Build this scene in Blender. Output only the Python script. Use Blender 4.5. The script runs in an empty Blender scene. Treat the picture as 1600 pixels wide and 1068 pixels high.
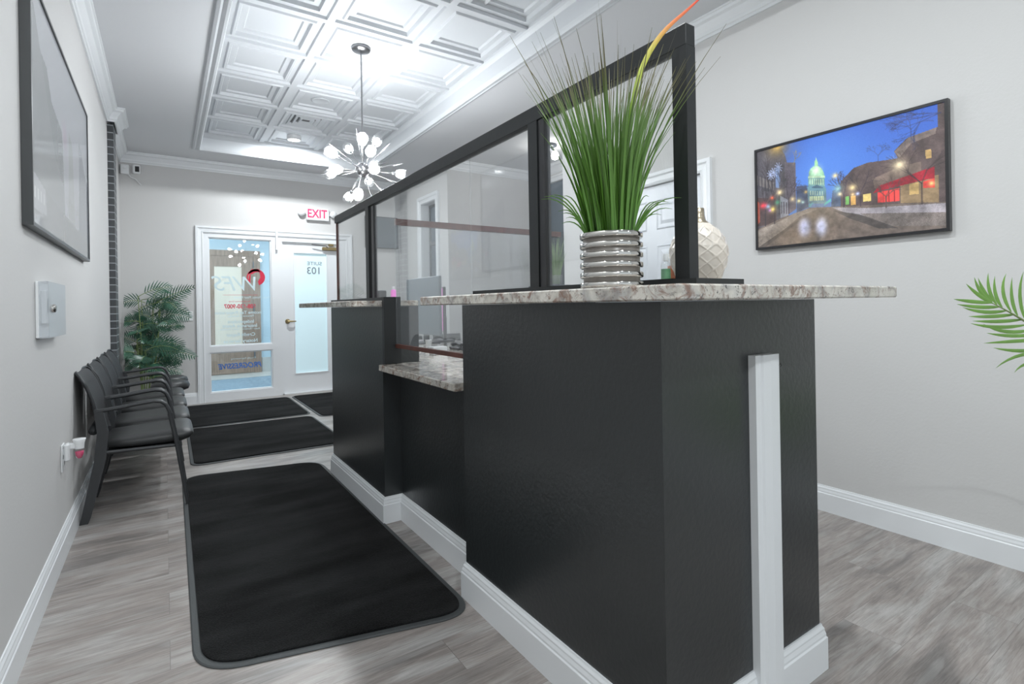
import bpy, math, random
import numpy as np
from mathutils import Vector, Matrix
random.seed(7); PI=math.pi
scn=bpy.context.scene; COL=scn.collection
# ---------------- camera
cam_d=bpy.data.cameras.new('camera'); cam=bpy.data.objects.new('camera',cam_d); COL.objects.link(cam); scn.camera=cam
YAW=math.atan(543/815.)
cam_d.sensor_width=36; cam_d.lens=815/1600*36; cam_d.shift_y=-58/1600.; cam_d.clip_start=.02
cam.matrix_world=Matrix.Translation((0,0,1.04))@Matrix.Rotation(-YAW,4,'Z')@Matrix.Rotation(PI/2,4,'X')@Matrix.Rotation(math.radians(-.95),4,'Z')
# ---------------- world (even fill light added through the room's open end behind the camera)
w=bpy.data.worlds.new('world'); scn.world=w; w.use_nodes=True
bg=w.node_tree.nodes['Background']; bg.inputs[0].default_value=(.86,.95,1,1); bg.inputs[1].default_value=.62
scn.view_settings.view_transform='Standard'; scn.view_settings.look='None'; scn.view_settings.gamma=1
scn.view_settings.use_curve_mapping=False; scn.view_settings.exposure=0.55
XL,XR,YB,ZC=-.375,2.70,6.77,2.70
ZT=2.83   # tray ceiling
def area(loc,power,size,col=(.93,.98,1),rot=(0,0,0),spread=PI):
    l=bpy.data.lights.new('downlight_beam','AREA'); l.shape='DISK'; l.size=size; l.energy=power; l.color=col; l.spread=spread
    return l
DOWN=[(1.1725,5.8875,ZT,24,1),(1.1725,1.3675,ZT,15,1),(1.1725,.2375,ZT,12,1),(1.9,-1.2,ZC,3,0),(.1,-1.2,ZC,22,0),(.0,.75,ZC,10,0)]  # the flat-ceiling lamps are added out of view to brighten the room

# ---------------- materials
def mat(name,col,rough=.5,metal=0,spec=.5,bump=0,bscale=200,emit=None,estr=0,var=0,vscale=3,coat=0,sheen=0,stretch=None):
    m=bpy.data.materials.new(name); m.use_nodes=True; nt=m.node_tree; b=nt.nodes['Principled BSDF']
    b.inputs['Base Color'].default_value=(*col,1); b.inputs['Roughness'].default_value=rough; b.inputs['Metallic'].default_value=metal
    b.inputs['Specular IOR Level'].default_value=spec; b.inputs['Coat Weight'].default_value=coat; b.inputs['Sheen Weight'].default_value=sheen
    if emit: b.inputs['Emission Color'].default_value=(*emit,1); b.inputs['Emission Strength'].default_value=estr
    if bump or var:
        tc=nt.nodes.new('ShaderNodeTexCoord'); src=tc.outputs['Object']
        if stretch:
            mp=nt.nodes.new('ShaderNodeMapping'); mp.inputs['Scale'].default_value=stretch; nt.links.new(src,mp.inputs[0]); src=mp.outputs[0]
    if bump:
        n=nt.nodes.new('ShaderNodeTexNoise'); n.inputs['Scale'].default_value=bscale; n.inputs['Detail'].default_value=3
        nt.links.new(src,n.inputs['Vector'])
        bp=nt.nodes.new('ShaderNodeBump'); bp.inputs['Strength'].default_value=bump; bp.inputs['Distance'].default_value=.004
        nt.links.new(n.outputs[0],bp.inputs['Height']); nt.links.new(bp.outputs[0],b.inputs['Normal'])
    if var:
        n=nt.nodes.new('ShaderNodeTexNoise'); n.inputs['Scale'].default_value=vscale; n.inputs['Detail'].default_value=5
        nt.links.new(src,n.inputs['Vector'])
        r=nt.nodes.new('ShaderNodeValToRGB'); r.color_ramp.elements[0].position=.3; r.color_ramp.elements[1].position=.7
        r.color_ramp.elements[0].color=(*[c*(1-var) for c in col],1); r.color_ramp.elements[1].color=(*[min(1,c*(1+var)) for c in col],1)
        nt.links.new(n.outputs[0],r.inputs[0]); nt.links.new(r.outputs[0],b.inputs['Base Color'])
    return m
def pane_mat(name,tint=(1,1,1),haze=.02,hazecol=(.8,.85,.9),f0=.04,rough=.0):
    m=bpy.data.materials.new(name); m.use_nodes=True; nt=m.node_tree; nt.nodes.clear()
    o=nt.nodes.new('ShaderNodeOutputMaterial'); t=nt.nodes.new('ShaderNodeBsdfTransparent'); t.inputs[0].default_value=(*tint,1)
    g=nt.nodes.new('ShaderNodeBsdfGlossy'); g.inputs['Roughness'].default_value=rough
    d=nt.nodes.new('ShaderNodeBsdfDiffuse'); d.inputs[0].default_value=(*hazecol,1)
    m1=nt.nodes.new('ShaderNodeMixShader'); m1.inputs[0].default_value=haze
    lw=nt.nodes.new('ShaderNodeLayerWeight'); lw.inputs[0].default_value=.5
    p=nt.nodes.new('ShaderNodeMath'); p.operation='POWER'; p.inputs[1].default_value=5
    q=nt.nodes.new('ShaderNodeMath'); q.operation='MULTIPLY_ADD'; q.inputs[1].default_value=.9; q.inputs[2].default_value=f0
    m2=nt.nodes.new('ShaderNodeMixShader')
    L=nt.links.new
    L(t.outputs[0],m1.inputs[1]); L(d.outputs[0],m1.inputs[2]); L(lw.outputs['Facing'],p.inputs[0]); L(p.outputs[0],q.inputs[0])
    L(q.outputs[0],m2.inputs[0]); L(m1.outputs[0],m2.inputs[1]); L(g.outputs[0],m2.inputs[2]); L(m2.outputs[0],o.inputs[0])
    return m
M={}
M['wall']=mat('wall_paint',(.60,.595,.59),.75,bump=.12,bscale=90)
M['ceil']=mat('ceiling_paint',(.66,.67,.69),.8,bump=.05,bscale=90)
M['tile']=mat('ceiling_tile',(.60,.62,.645),.5)
M['trim']=mat('white_trim',(.78,.80,.82),.35)
M['black']=mat('black_wall_paint',(.021,.0245,.026),.30,bump=.25,bscale=70,spec=.75)
M['blackwood']=mat('black_painted_wood',(.012,.014,.015),.42,bump=.1,bscale=40)
M['pile']=mat('black_carpet_pile',(.005,.005,.005),1,bump=1,bscale=260,spec=.08,sheen=.04)
def pile_tone(m):
    nt=m.node_tree; L=nt.links.new; b=nt.nodes['Principled BSDF']; tc=nt.nodes.new('ShaderNodeTexCoord')
    def nn(sc,stretch,det):
        mp=nt.nodes.new('ShaderNodeMapping'); mp.inputs['Scale'].default_value=stretch; L(tc.outputs['Object'],mp.inputs[0])
        n=nt.nodes.new('ShaderNodeTexNoise'); n.inputs['Scale'].default_value=sc; n.inputs['Detail'].default_value=det; L(mp.outputs[0],n.inputs['Vector']); return n
    a=nn(2.2,(.8,2.6,1),4); c=nn(170,(1,1,1),3)
    ad=nt.nodes.new('ShaderNodeMath'); ad.operation='MULTIPLY_ADD'; ad.inputs[1].default_value=.55; L(c.outputs[0],ad.inputs[0]); L(a.outputs[0],ad.inputs[2])
    r=nt.nodes.new('ShaderNodeValToRGB'); e=r.color_ramp.elements; e[0].position=.62; e[0].color=(.0018,.0018,.0019,1); e[1].position=.95; e[1].color=(.017,.0175,.018,1)
    L(ad.outputs[0],r.inputs[0]); L(r.outputs[0],b.inputs['Base Color'])
pile_tone(M['pile'])
M['rubber']=mat('grey_rubber',(.055,.06,.062),.6,bump=.2,bscale=300)
M['vinyl']=mat('black_vinyl',(.028,.029,.03),.42,bump=.1,bscale=500)
M['mesh']=mat('black_backrest_fabric',(.02,.021,.023),.6,bump=.3,bscale=700)
M['steel']=mat('dark_powder_coat',(.035,.037,.04),.42)
M['chrome']=mat('chrome',(.60,.585,.56),.08,1)
M['taupe']=mat('taupe_ceramic',(.22,.20,.18),.3)
M['brass']=mat('brass',(.42,.33,.17),.3,1)
M['nickel']=mat('brushed_nickel',(.30,.30,.31),.3,1)
M['lamp']=mat('lit_bulb',(1,1,1),.4,emit=(.95,.98,1),estr=205)
M['lamp2']=mat('lit_globe',(1,1,1),.4,emit=(1,.97,.93),estr=25)
M['down']=mat('downlight_lens',(1,1,1),.4,emit=(1,.97,.93),estr=12)
M['pane']=pane_mat('acrylic_pane',(.985,.99,.99),.05,(.75,.80,.85),.06)
M['glass']=pane_mat('window_glass',(.93,.985,1),.01,(.8,.85,.9),.05)
M['frost']=mat('frosted_glass',(.72,.88,.93),.35,emit=(.55,.85,.95),estr=.14)  # slight glow put in so the glass looks lit from behind
M['clear']=pane_mat('clear_glass',(.97,.98,.98),.10,(.85,.85,.87),.04)
M['white']=mat('white_plastic',(.78,.79,.80),.35)
M['frame']=mat('charcoal_frame',(.045,.048,.05),.35)
M['dark']=mat('dark_plastic',(.02,.02,.022),.3)
M['screenback']=mat('grey_blue_plastic',(.10,.125,.145),.35)
M['brown']=mat('mahogany_strip',(.10,.035,.025),.4,var=.3,vscale=20)
M['pink']=mat('magenta_screen',(.5,.1,.4),.3,emit=(.75,.2,.6),estr=.5)
M['red']=mat('exit_red',(.75,.03,.12),.5,emit=(.8,.03,.14),estr=.3)
M['slate']=mat('dark_slate_blue',(.035,.045,.055),.35)
M['door']=mat('white_door_paint',(.74,.77,.82),.35)
M['oak']=mat('brown_door_wood',(.36,.26,.20),.5,var=.2,vscale=8,stretch=(6,6,.6))
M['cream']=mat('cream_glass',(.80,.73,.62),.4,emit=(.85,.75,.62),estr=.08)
M['corr']=mat('corridor_paint',(.60,.76,.86),.7)
M['carpet']=mat('blue_grey_carpet',(.28,.37,.45),.9,var=.15,vscale=20,bump=.4,bscale=300)
M['ctile']=mat('corridor_stone_tile',(.62,.62,.60),.4,var=.08,vscale=9)
M['leaf']=mat('dark_palm_leaf',(.03,.10,.06),.3,var=.45,vscale=9)
M['stem']=mat('palm_stem',(.20,.27,.10),.5)
M['soil']=mat('potting_moss',(.06,.05,.035),.9,bump=.6,bscale=60)
M['frond']=mat('fresh_green_frond',(.16,.32,.06),.4,var=.3,vscale=8)
M['ink_w']=mat('pale_lettering',(.62,.76,.80),.6,emit=(.62,.76,.80),estr=.0)
M['ink_r']=mat('red_lettering',(.62,.02,.06),.6)
M['ink_b']=mat('blue_lettering',(.03,.14,.50),.6)
M['ink_g']=mat('grey_lettering',(.22,.27,.30),.6)
M['vase']=mat('pearl_ceramic',(.66,.60,.53),.22,coat=.4)
M['vaseneck']=mat('gold_neck',(.42,.36,.27),.3,.8)
M['wick']=mat('magenta_liquid',(.65,.01,.12),.1)
M['orange']=mat('orange_card',(.8,.2,.05),.5)
M['shade']=mat('blue_dark_glass',(.06,.09,.12),.15)
M['blue']=mat('blue_label',(.05,.2,.6),.4)
M['green']=mat('green_label',(.08,.3,.12),.4)

def brick_mat():
    m=bpy.data.materials.new('charcoal_brick'); m.use_nodes=True; nt=m.node_tree; b=nt.nodes['Principled BSDF']; L=nt.links.new
    g=nt.nodes.new('ShaderNodeNewGeometry'); s=nt.nodes.new('ShaderNodeSeparateXYZ'); L(g.outputs['Position'],s.inputs[0])
    a=nt.nodes.new('ShaderNodeMath'); a.operation='ADD'; L(s.outputs[0],a.inputs[0]); L(s.outputs[1],a.inputs[1])
    c=nt.nodes.new('ShaderNodeCombineXYZ'); L(a.outputs[0],c.inputs[0]); L(s.outputs[2],c.inputs[1])
    t=nt.nodes.new('ShaderNodeTexBrick'); t.inputs['Scale'].default_value=1; t.inputs['Brick Width'].default_value=.19; t.inputs['Row Height'].default_value=.06
    t.inputs['Mortar Size'].default_value=.004; t.inputs['Color1'].default_value=(.045,.05,.055,1); t.inputs['Color2'].default_value=(.075,.08,.085,1); t.inputs['Mortar'].default_value=(.32,.34,.36,1)
    L(c.outputs[0],t.inputs[0]); L(t.outputs[0],b.inputs['Base Color']); b.inputs['Roughness'].default_value=.5
    return m
M['brick']=brick_mat()
def granite():
    m=bpy.data.materials.new('speckled_granite'); m.use_nodes=True; nt=m.node_tree; b=nt.nodes['Principled BSDF']; L=nt.links.new
    tc=nt.nodes.new('ShaderNodeTexCoord')
    def noise(sc,det,rough=.6,dist=0):
        n=nt.nodes.new('ShaderNodeTexNoise'); n.inputs['Scale'].default_value=sc; n.inputs['Detail'].default_value=det; n.inputs['Roughness'].default_value=rough; n.inputs['Distortion'].default_value=dist
        L(tc.outputs['Object'],n.inputs['Vector']); return n
    def ramp(src,stops):
        r=nt.nodes.new('ShaderNodeValToRGB'); e=r.color_ramp.elements
        while len(e)<len(stops): e.new(.5)
        for k,(p,c) in enumerate(stops): e[k].position=p; e[k].color=(*c,1)
        L(src.outputs[0],r.inputs[0]); return r
    base=ramp(noise(20,4,.6,.6),[(.35,(.30,.28,.255)),(.48,(.50,.47,.42)),(.62,(.60,.575,.525))])
    br=ramp(noise(26,6,.7,1.2),[(.51,(0,0,0)),(.63,(1,1,1))])
    bl=ramp(noise(60,6,.75,1.5),[(.57,(0,0,0)),(.63,(1,1,1))])
    gz=ramp(noise(12,4,.6,1),[(.50,(0,0,0)),(.66,(1,1,1))])
    def mix(f,a,col,k):
        x=nt.nodes.new('ShaderNodeMix'); x.data_type='RGBA'; mm=nt.nodes.new('ShaderNodeMath'); mm.operation='MULTIPLY'; mm.inputs[1].default_value=k
        L(f.outputs[0],mm.inputs[0]); L(mm.outputs[0],x.inputs[0]); L(a,x.inputs[6]); x.inputs[7].default_value=(*col,1); return x.outputs[2]
    o=mix(gz,base.outputs[0],(.24,.24,.25),.55); o=mix(br,o,(.20,.115,.085),.85); o=mix(bl,o,(.03,.03,.035),.85)
    L(o,b.inputs['Base Color']); b.inputs['Roughness'].default_value=.12
    return m
M['granite']=granite()
def wood_floor():
    m=bpy.data.materials.new('grey_plank_floor'); m.use_nodes=True; nt=m.node_tree; b=nt.nodes['Principled BSDF']; L=nt.links.new
    tc=nt.nodes.new('ShaderNodeTexCoord')
    br=nt.nodes.new('ShaderNodeTexBrick'); br.offset=.37; br.inputs['Scale'].default_value=1; br.inputs['Brick Width'].default_value=1.12; br.inputs['Row Height'].default_value=.165
    br.inputs['Mortar Size'].default_value=.0009; br.inputs['Bias'].default_value=0
    br.inputs['Color1'].default_value=(0,0,0,1); br.inputs['Color2'].default_value=(1,1,1,1); br.inputs['Mortar'].default_value=(.5,.5,.5,1)
    L(tc.outputs['Object'],br.inputs['Vector'])
    # per plank offset
    va=nt.nodes.new('ShaderNodeVectorMath'); va.operation='MULTIPLY_ADD'; va.inputs[1].default_value=(9,5,7); L(br.outputs[0],va.inputs[0]); L(tc.outputs['Object'],va.inputs[2])
    def mp(sc):
        x=nt.nodes.new('ShaderNodeMapping'); x.inputs['Scale'].default_value=sc; L(va.outputs[0],x.inputs[0]); return x
    def noise(mpn,sc,det,dist=0,rough=.55):
        n=nt.nodes.new('ShaderNodeTexNoise'); n.inputs['Scale'].default_value=sc; n.inputs['Detail'].default_value=det; n.inputs['Distortion'].default_value=dist; n.inputs['Roughness'].default_value=rough
        L(mpn.outputs[0],n.inputs['Vector']); return n
    n1=noise(mp((.9,4.0,1)),1.7,4,.8)          # broad tone bands
    n2=noise(mp((1.3,16,1)),3.5,7,1.0,.68)      # grain
    # growth ring lines from a warped noise
    n3=noise(mp((1.0,5.0,1)),1.3,2,.5)
    mul=nt.nodes.new('ShaderNodeMath'); mul.operation='MULTIPLY'; mul.inputs[1].default_value=26; L(n3.outputs[0],mul.inputs[0])
    sn=nt.nodes.new('ShaderNodeMath'); sn.operation='SINE'; L(mul.outputs[0],sn.inputs[0])
    rr=nt.nodes.new('ShaderNodeMapRange'); rr.inputs[1].default_value=.72; rr.inputs[2].default_value=1; L(sn.outputs[0],rr.inputs[0])
    r1=nt.nodes.new('ShaderNodeValToRGB'); e=r1.color_ramp.elements; e.new(.5)
    for k,(p,c) in enumerate([(.34,(.205,.190,.182)),(.5,(.318,.284,.265)),(.64,(.415,.398,.385))]): e[k].position=p; e[k].color=(*c,1)
    L(n1.outputs[0],r1.inputs[0])
    n4=noise(mp((2.2,60,1)),4.5,8,.6,.75)
    av=nt.nodes.new('ShaderNodeMath'); av.operation='ADD'; L(n2.outputs[0],av.inputs[0]); L(n4.outputs[0],av.inputs[1])
    hv=nt.nodes.new('ShaderNodeMath'); hv.operation='MULTIPLY'; hv.inputs[1].default_value=.5; L(av.outputs[0],hv.inputs[0])
    r2=nt.nodes.new('ShaderNodeValToRGB'); e=r2.color_ramp.elements; e[0].position=.39; e[0].color=(.64,.63,.62,1); e[1].position=.60; e[1].color=(1.16,1.16,1.16,1); L(hv.outputs[0],r2.inputs[0])
    x=nt.nodes.new('ShaderNodeMix'); x.data_type='RGBA'; x.blend_type='MULTIPLY'; x.inputs[0].default_value=1; L(r1.outputs[0],x.inputs[6]); L(r2.outputs[0],x.inputs[7])
    y=nt.nodes.new('ShaderNodeMix'); y.data_type='RGBA'; y.inputs[7].default_value=(.40,.395,.385,1)
    k=nt.nodes.new('ShaderNodeMath'); k.operation='MULTIPLY'; k.inputs[1].default_value=.32; L(rr.outputs[0],k.inputs[0]); L(k.outputs[0],y.inputs[0]); L(x.outputs[2],y.inputs[6])
    z=nt.nodes.new('ShaderNodeMix'); z.data_type='RGBA'; z.inputs[7].default_value=(.12,.11,.105,1)
    kk=nt.nodes.new('ShaderNodeMath'); kk.operation='MULTIPLY'; kk.inputs[1].default_value=.5; L(br.outputs['Fac'],kk.inputs[0]); L(kk.outputs[0],z.inputs[0]); L(y.outputs[2],z.inputs[6])
    L(z.outputs[2],b.inputs['Base Color'])
    bp=nt.nodes.new('ShaderNodeBump'); bp.inputs['Strength'].default_value=.12; bp.inputs['Distance'].default_value=.003; L(hv.outputs[0],bp.inputs['Height']); L(bp.outputs[0],b.inputs['Normal'])
    b.inputs['Roughness'].default_value=.33; b.inputs['Specular IOR Level'].default_value=.5
    return m
M['floor']=wood_floor()
def grad_leaf(name,stops,axis=2,lo=0,hi=1):
    m=bpy.data.materials.new(name); m.use_nodes=True; nt=m.node_tree; b=nt.nodes['Principled BSDF']; L=nt.links.new
    tc=nt.nodes.new('ShaderNodeTexCoord'); s=nt.nodes.new('ShaderNodeSeparateXYZ'); L(tc.outputs['Object'],s.inputs[0])
    mr=nt.nodes.new('ShaderNodeMapRange'); mr.inputs[1].default_value=lo; mr.inputs[2].default_value=hi; L(s.outputs[axis],mr.inputs[0])
    r=nt.nodes.new('ShaderNodeValToRGB'); e=r.color_ramp.elements
    while len(e)<len(stops): e.new(.5)
    for k,(p,c) in enumerate(stops): e[k].position=p; e[k].color=(*c,1)
    L(mr.outputs[0],r.inputs[0]); L(r.outputs[0],b.inputs['Base Color']); b.inputs['Roughness'].default_value=.45
    return m
M['grass']=grad_leaf('grass_blades',[(0,(.045,.15,.015)),(.45,(.095,.225,.03)),(.85,(.10,.19,.04)),(1,(.13,.12,.05))],2,0,.42)
M['grass2']=grad_leaf('grass_blades_light',[(0,(.16,.26,.10)),(1,(.26,.34,.20))],2,0,.3)
M['longblade']=grad_leaf('yellow_to_red_blade',[(0,(.08,.2,.03)),(.56,(.14,.28,.03)),(.70,(.42,.50,.06)),(.78,(.55,.48,.08)),(.86,(.75,.22,.07)),(.93,(.70,.06,.03)),(1,(.70,.05,.03))],2,0,.65)

# ---------------- mesh helpers
class MB:
    def __init__(s): s.v=[]; s.f=[]; s.mi=[]; s.sm=[]; s.cur=0
    def add(s,vs,fs,smooth=False):
        o=len(s.v); s.v+= [tuple(v) for v in vs]; s.f+=[tuple(i+o for i in f) for f in fs]; s.sm+=[smooth]*len(fs); return s
    def box(s,x0,x1,y0,y1,z0,z1,bev=0):
        if bev<=0:
            vs=[(x,y,z) for z in (z0,z1) for (x,y) in ((x0,y0),(x1,y0),(x1,y1),(x0,y1))]
            return s.add(vs,[(3,2,1,0),(4,5,6,7),(0,1,5,4),(1,2,6,5),(2,3,7,6),(3,0,4,7)])
        pts=lambda b:[(x0+b,y0),(x1-b,y0),(x1,y0+b),(x1,y1-b),(x1-b,y1),(x0+b,y1),(x0,y1-b),(x0,y0+b)]
        return s.loft([[(x,y,z0) for x,y in inset(pts(bev),bev)],[(x,y,z0+bev) for x,y in pts(bev)],[(x,y,z1-bev) for x,y in pts(bev)],[(x,y,z1) for x,y in inset(pts(bev),bev)]])
    def loft(s,rings,cap=True,closed=True,smooth=False):
        n=len(rings[0]); vs=[p for r in rings for p in r]; fs=[]
        for k in range(len(rings)-1):
            for i in range(n if closed else n-1):
                j=(i+1)%n; fs.append((k*n+i,k*n+j,(k+1)*n+j,(k+1)*n+i))
        s.add(vs,fs,smooth)
        if cap:
            s.add(rings[0],[tuple(reversed(range(n)))]); s.add(rings[-1],[tuple(range(n))])
        return s
    def lathe(s,prof,c=(0,0,0),n=32,cap=True,smooth=True,axis=None):
        rings=[[(r*math.cos(2*PI*i/n),r*math.sin(2*PI*i/n),z) for i in range(n)] for r,z in prof]
        if axis is not None:
            q=Vector((0,0,1)).rotation_difference(Vector(axis).normalized()); rings=[[q@Vector(p) for p in r] for r in rings]
        rings=[[(p[0]+c[0],p[1]+c[1],p[2]+c[2]) for p in r] for r in rings]
        return s.loft(rings,cap,smooth=smooth)
    def tube(s,pts,r,n=10,cap=True,flat=1.0,up=(0,0,1)):
        pts=[Vector(p) for p in pts]; rs=r if isinstance(r,(list,tuple)) else [r]*len(pts); rings=[]
        for k,p in enumerate(pts):
            a=pts[max(0,k-1)]; b=pts[min(len(pts)-1,k+1)]; t=(b-a).normalized()
            u=Vector(up)
            if abs(t.dot(u))>.98: u=Vector((1,0,0)) if abs(t.x)<.9 else Vector((0,1,0))
            e1=t.cross(u).normalized(); e2=e1.cross(t).normalized()
            rings.append([p+e1*(rs[k]*math.cos(2*PI*i/n))+e2*(rs[k]*flat*math.sin(2*PI*i/n)) for i in range(n)])
        return s.loft(rings,cap,smooth=True)
    def prism(s,poly,z0,z1,bev=0):
        if bev: return s.loft([[(x,y,z0) for x,y in inset(poly,bev)],[(x,y,z0+bev) for x,y in poly],[(x,y,z1-bev) for x,y in poly],[(x,y,z1) for x,y in inset(poly,bev)]])
        return s.loft([[(x,y,z0) for x,y in poly],[(x,y,z1) for x,y in poly]])
    def sweep(s,path,prof,closed=False,side=1):
        # path of (x,y); prof of (offset,z), offset to the right of travel
        n=len(path); rings=[]
        for k in range(n):
            def nrm(a,b):
                d=Vector((b[0]-a[0],b[1]-a[1])).normalized(); return Vector((d.y,-d.x))*side
            if closed or 0<k<n-1:
                n1=nrm(path[k-1],path[k]); n2=nrm(path[k],path[(k+1)%n]); m=(n1+n2); m=m/max(.2,(m.dot(n1)))
            else: m=nrm(path[0],path[1]) if k==0 else nrm(path[-2],path[-1])
            rings.append([(path[k][0]+m.x*o,path[k][1]+m.y*o,z) for o,z in prof])
        if closed: rings.append(rings[0])
        return s.loft(rings,cap=not closed)
    def ribbon(s,pts,ws,nrm=(0,0,1),thick=0):
        pts=[Vector(p) for p in pts]; vs=[]
        for k,p in enumerate(pts):
            a=pts[max(0,k-1)]; b=pts[min(len(pts)-1,k+1)]; t=(b-a).normalized(); e=t.cross(Vector(nrm))
            e=e.normalized() if e.length>1e-4 else Vector((1,0,0)); f=e.cross(t).normalized()
            vs+= [p-e*ws[k]+f*ws[k]*.25,p,p+e*ws[k]+f*ws[k]*.25]
        fs=[]
        for k in range(len(pts)-1):
            fs+=[(3*k,3*k+1,3*k+4,3*k+3),(3*k+1,3*k+2,3*k+5,3*k+4)]
        return s.add(vs,fs,True)
    def build(s,name,m,parent=None,smooth=None):
        me=bpy.data.meshes.new(name); me.from_pydata(s.v,[],s.f); me.materials.append(m)
        sm=s.sm if smooth is None else [smooth]*len(s.f)
        me.polygons.foreach_set('use_smooth',sm); me.validate(); me.update()
        o=bpy.data.objects.new(name,me); COL.objects.link(o)
        if parent: o.parent=parent; o.matrix_parent_inverse=parent.matrix_world.inverted() if False else Matrix.Identity(4)
        return o
def inset(poly,b):
    n=len(poly); out=[]
    for i in range(n):
        p=Vector(poly[i]); a=Vector(poly[i-1]); c=Vector(poly[(i+1)%n])
        d1=(p-a).normalized(); d2=(c-p).normalized(); n1=Vector((-d1.y,d1.x)); n2=Vector((-d2.y,d2.x)); m=n1+n2; m=m/max(.3,m.dot(n1)); out.append((p.x+m.x*b,p.y+m.y*b))
    return out
def roundrect(x0,x1,y0,y1,r,n=6):
    P=[]
    for cx,cy,a in ((x1-r,y0+r,-PI/2),(x1-r,y1-r,0),(x0+r,y1-r,PI/2),(x0+r,y0+r,PI)):
        for k in range(n+1): t=a+PI/2*k/n; P.append((cx+r*math.cos(t),cy+r*math.sin(t)))
    return P
def roundquad(c,r,n=7):
    P=[]
    for i in range(len(c)):
        p=Vector(c[i]); a=(Vector(c[i-1])-p).normalized()*r; b=(Vector(c[(i+1)%len(c)])-p).normalized()*r
        for k in range(n+1):
            t=k/n; P.append(tuple((p+a)*(1-t)**2+p*2*t*(1-t)+(p+b)*t*t))
    return P
def thing(name,label,cat,loc=(0,0,0),rz=0,group=None):
    o=bpy.data.objects.new(name,None); COL.objects.link(o); o.location=loc; o.rotation_euler=(0,0,rz); o.empty_display_size=.1
    o['label']=label; o['category']=cat
    if group: o['group']=group
    return o
def tag(o,label,cat,group=None):
    o['label']=label; o['category']=cat
    if group: o['group']=group
    return o
def struct(name,mb,m,label=None):
    o=mb.build(name,m); o['kind']='structure'
    if label: o['label']=label
    return o
def dup(root,loc,rz,label):
    r=root.copy(); COL.objects.link(r); r.location=loc; r.rotation_euler=(0,0,rz); r['label']=label
    for ch in list(root.children):
        c=ch.copy(); COL.objects.link(c); c.parent=r
        for g in list(ch.children):
            d=g.copy(); COL.objects.link(d); d.parent=c
    return r
def text(name,s,size,loc,m,parent,facing='S',shear=0,font=None,wide=1.0,bold=0,extr=.0008,align='CENTER',rot=None,spacing=1.0):
    """lettering mesh. facing 'S': read from -Y (normal); 'N': meant to be read from +Y (mirrored seen from inside)"""
    c=bpy.data.curves.new(name,'FONT'); c.body=s; c.size=size; c.align_x=align; c.align_y='CENTER'; c.shear=shear; c.extrude=extr; c.offset=bold; c.space_character=spacing
    t=bpy.data.objects.new(name,c); COL.objects.link(t)
    dg=bpy.context.evaluated_depsgraph_get(); me=bpy.data.meshes.new_from_object(t.evaluated_get(dg)); bpy.data.objects.remove(t)
    me.name=name; me.materials.clear(); me.materials.append(m)
    R=Matrix.Rotation(PI/2,4,'X')
    if facing=='N': R=Matrix.Rotation(PI,4,'Z')@R
    if rot is not None: R=rot
    me.transform(Matrix.Translation(loc)@R@Matrix.Diagonal((wide,1,1,1)))
    o=bpy.data.objects.new(name,me); COL.objects.link(o)
    if parent: o.parent=parent
    return o

# ================= SETTING =================
Y0=-2.4
f=MB().add([(XL-.2,Y0,0),(4.1,Y0,0),(4.1,YB+.16,0),(XL-.2,YB+.16,0)],[(0,1,2,3)])
f.add([(XL-.2,Y0,-.05),(4.1,Y0,-.05),(4.1,YB+.16,-.05),(XL-.2,YB+.16,-.05)],[(3,2,1,0)]); struct('floor',f,M['floor'])
struct('wall_left',MB().box(XL-.15,XL,Y0,YB+.15,0,2.95),M['wall'])
struct('wall_left_brick_pilaster',MB().box(XL,-.333,5.42,5.67,0,ZC-.11),M['brick'])
# back wall with the opening for sidelight and door
FX0,FX1,FZ=.37,1.955,1.905
b=MB().box(XL,FX0,YB,YB+.15,0,2.95); b.box(FX1,2.85,YB,YB+.15,0,2.95); b.box(FX0,FX1,YB,YB+.15,FZ,2.95); struct('wall_back',b,M['wall'])
struct('wall_right',MB().box(XR,XR+.14,Y0,1.975,0,2.95).box(XR,XR+.14,2.79,3.28,0,2.95).box(XR,XR+.14,1.975,2.79,1.815,2.95),M['wall'])
WY0,WY1,WZ0,WZ1=5.65,6.07,.85,2.31
b=MB().box(XR,XR+.18,5.34,WY0,0,2.95); b.box(XR,XR+.18,WY1,YB,0,2.95); b.box(XR,XR+.18,WY0,WY1,0,WZ0); b.box(XR,XR+.18,WY0,WY1,WZ1,2.95)
struct('wall_window_side',b,M['wall'])
struct('wall_hall_back',MB().box(XR+.18,4.05,5.34,5.48,0,2.95),M['wall'])
b=MB().box(3.9,4.05,3.0,3.95,0,2.95); b.box(3.9,4.05,5.05,5.34,0,2.95); b.box(3.9,4.05,3.95,5.05,0,.5); b.box(3.9,4.05,3.95,5.05,2.5,2.95); struct('wall_hall_side',b,M['wall'])
struct('wall_hall_front',MB().box(XR+.14,3.9,3.14,3.28,0,2.95),M['wall'])
# ceiling with tray
TX0,TX1,TY0,TY1=.325,2.02,-.61,6.17
c=MB()
for a in ((XL-.1,TX0,Y0,YB+.1),(TX1,4.05,Y0,YB+.1),(TX0,TX1,Y0,TY0),(TX0,TX1,TY1,YB+.1)): c.box(*a,ZC,ZC+.30)
ceil=struct('ceiling',c,M['ceil'])
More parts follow.
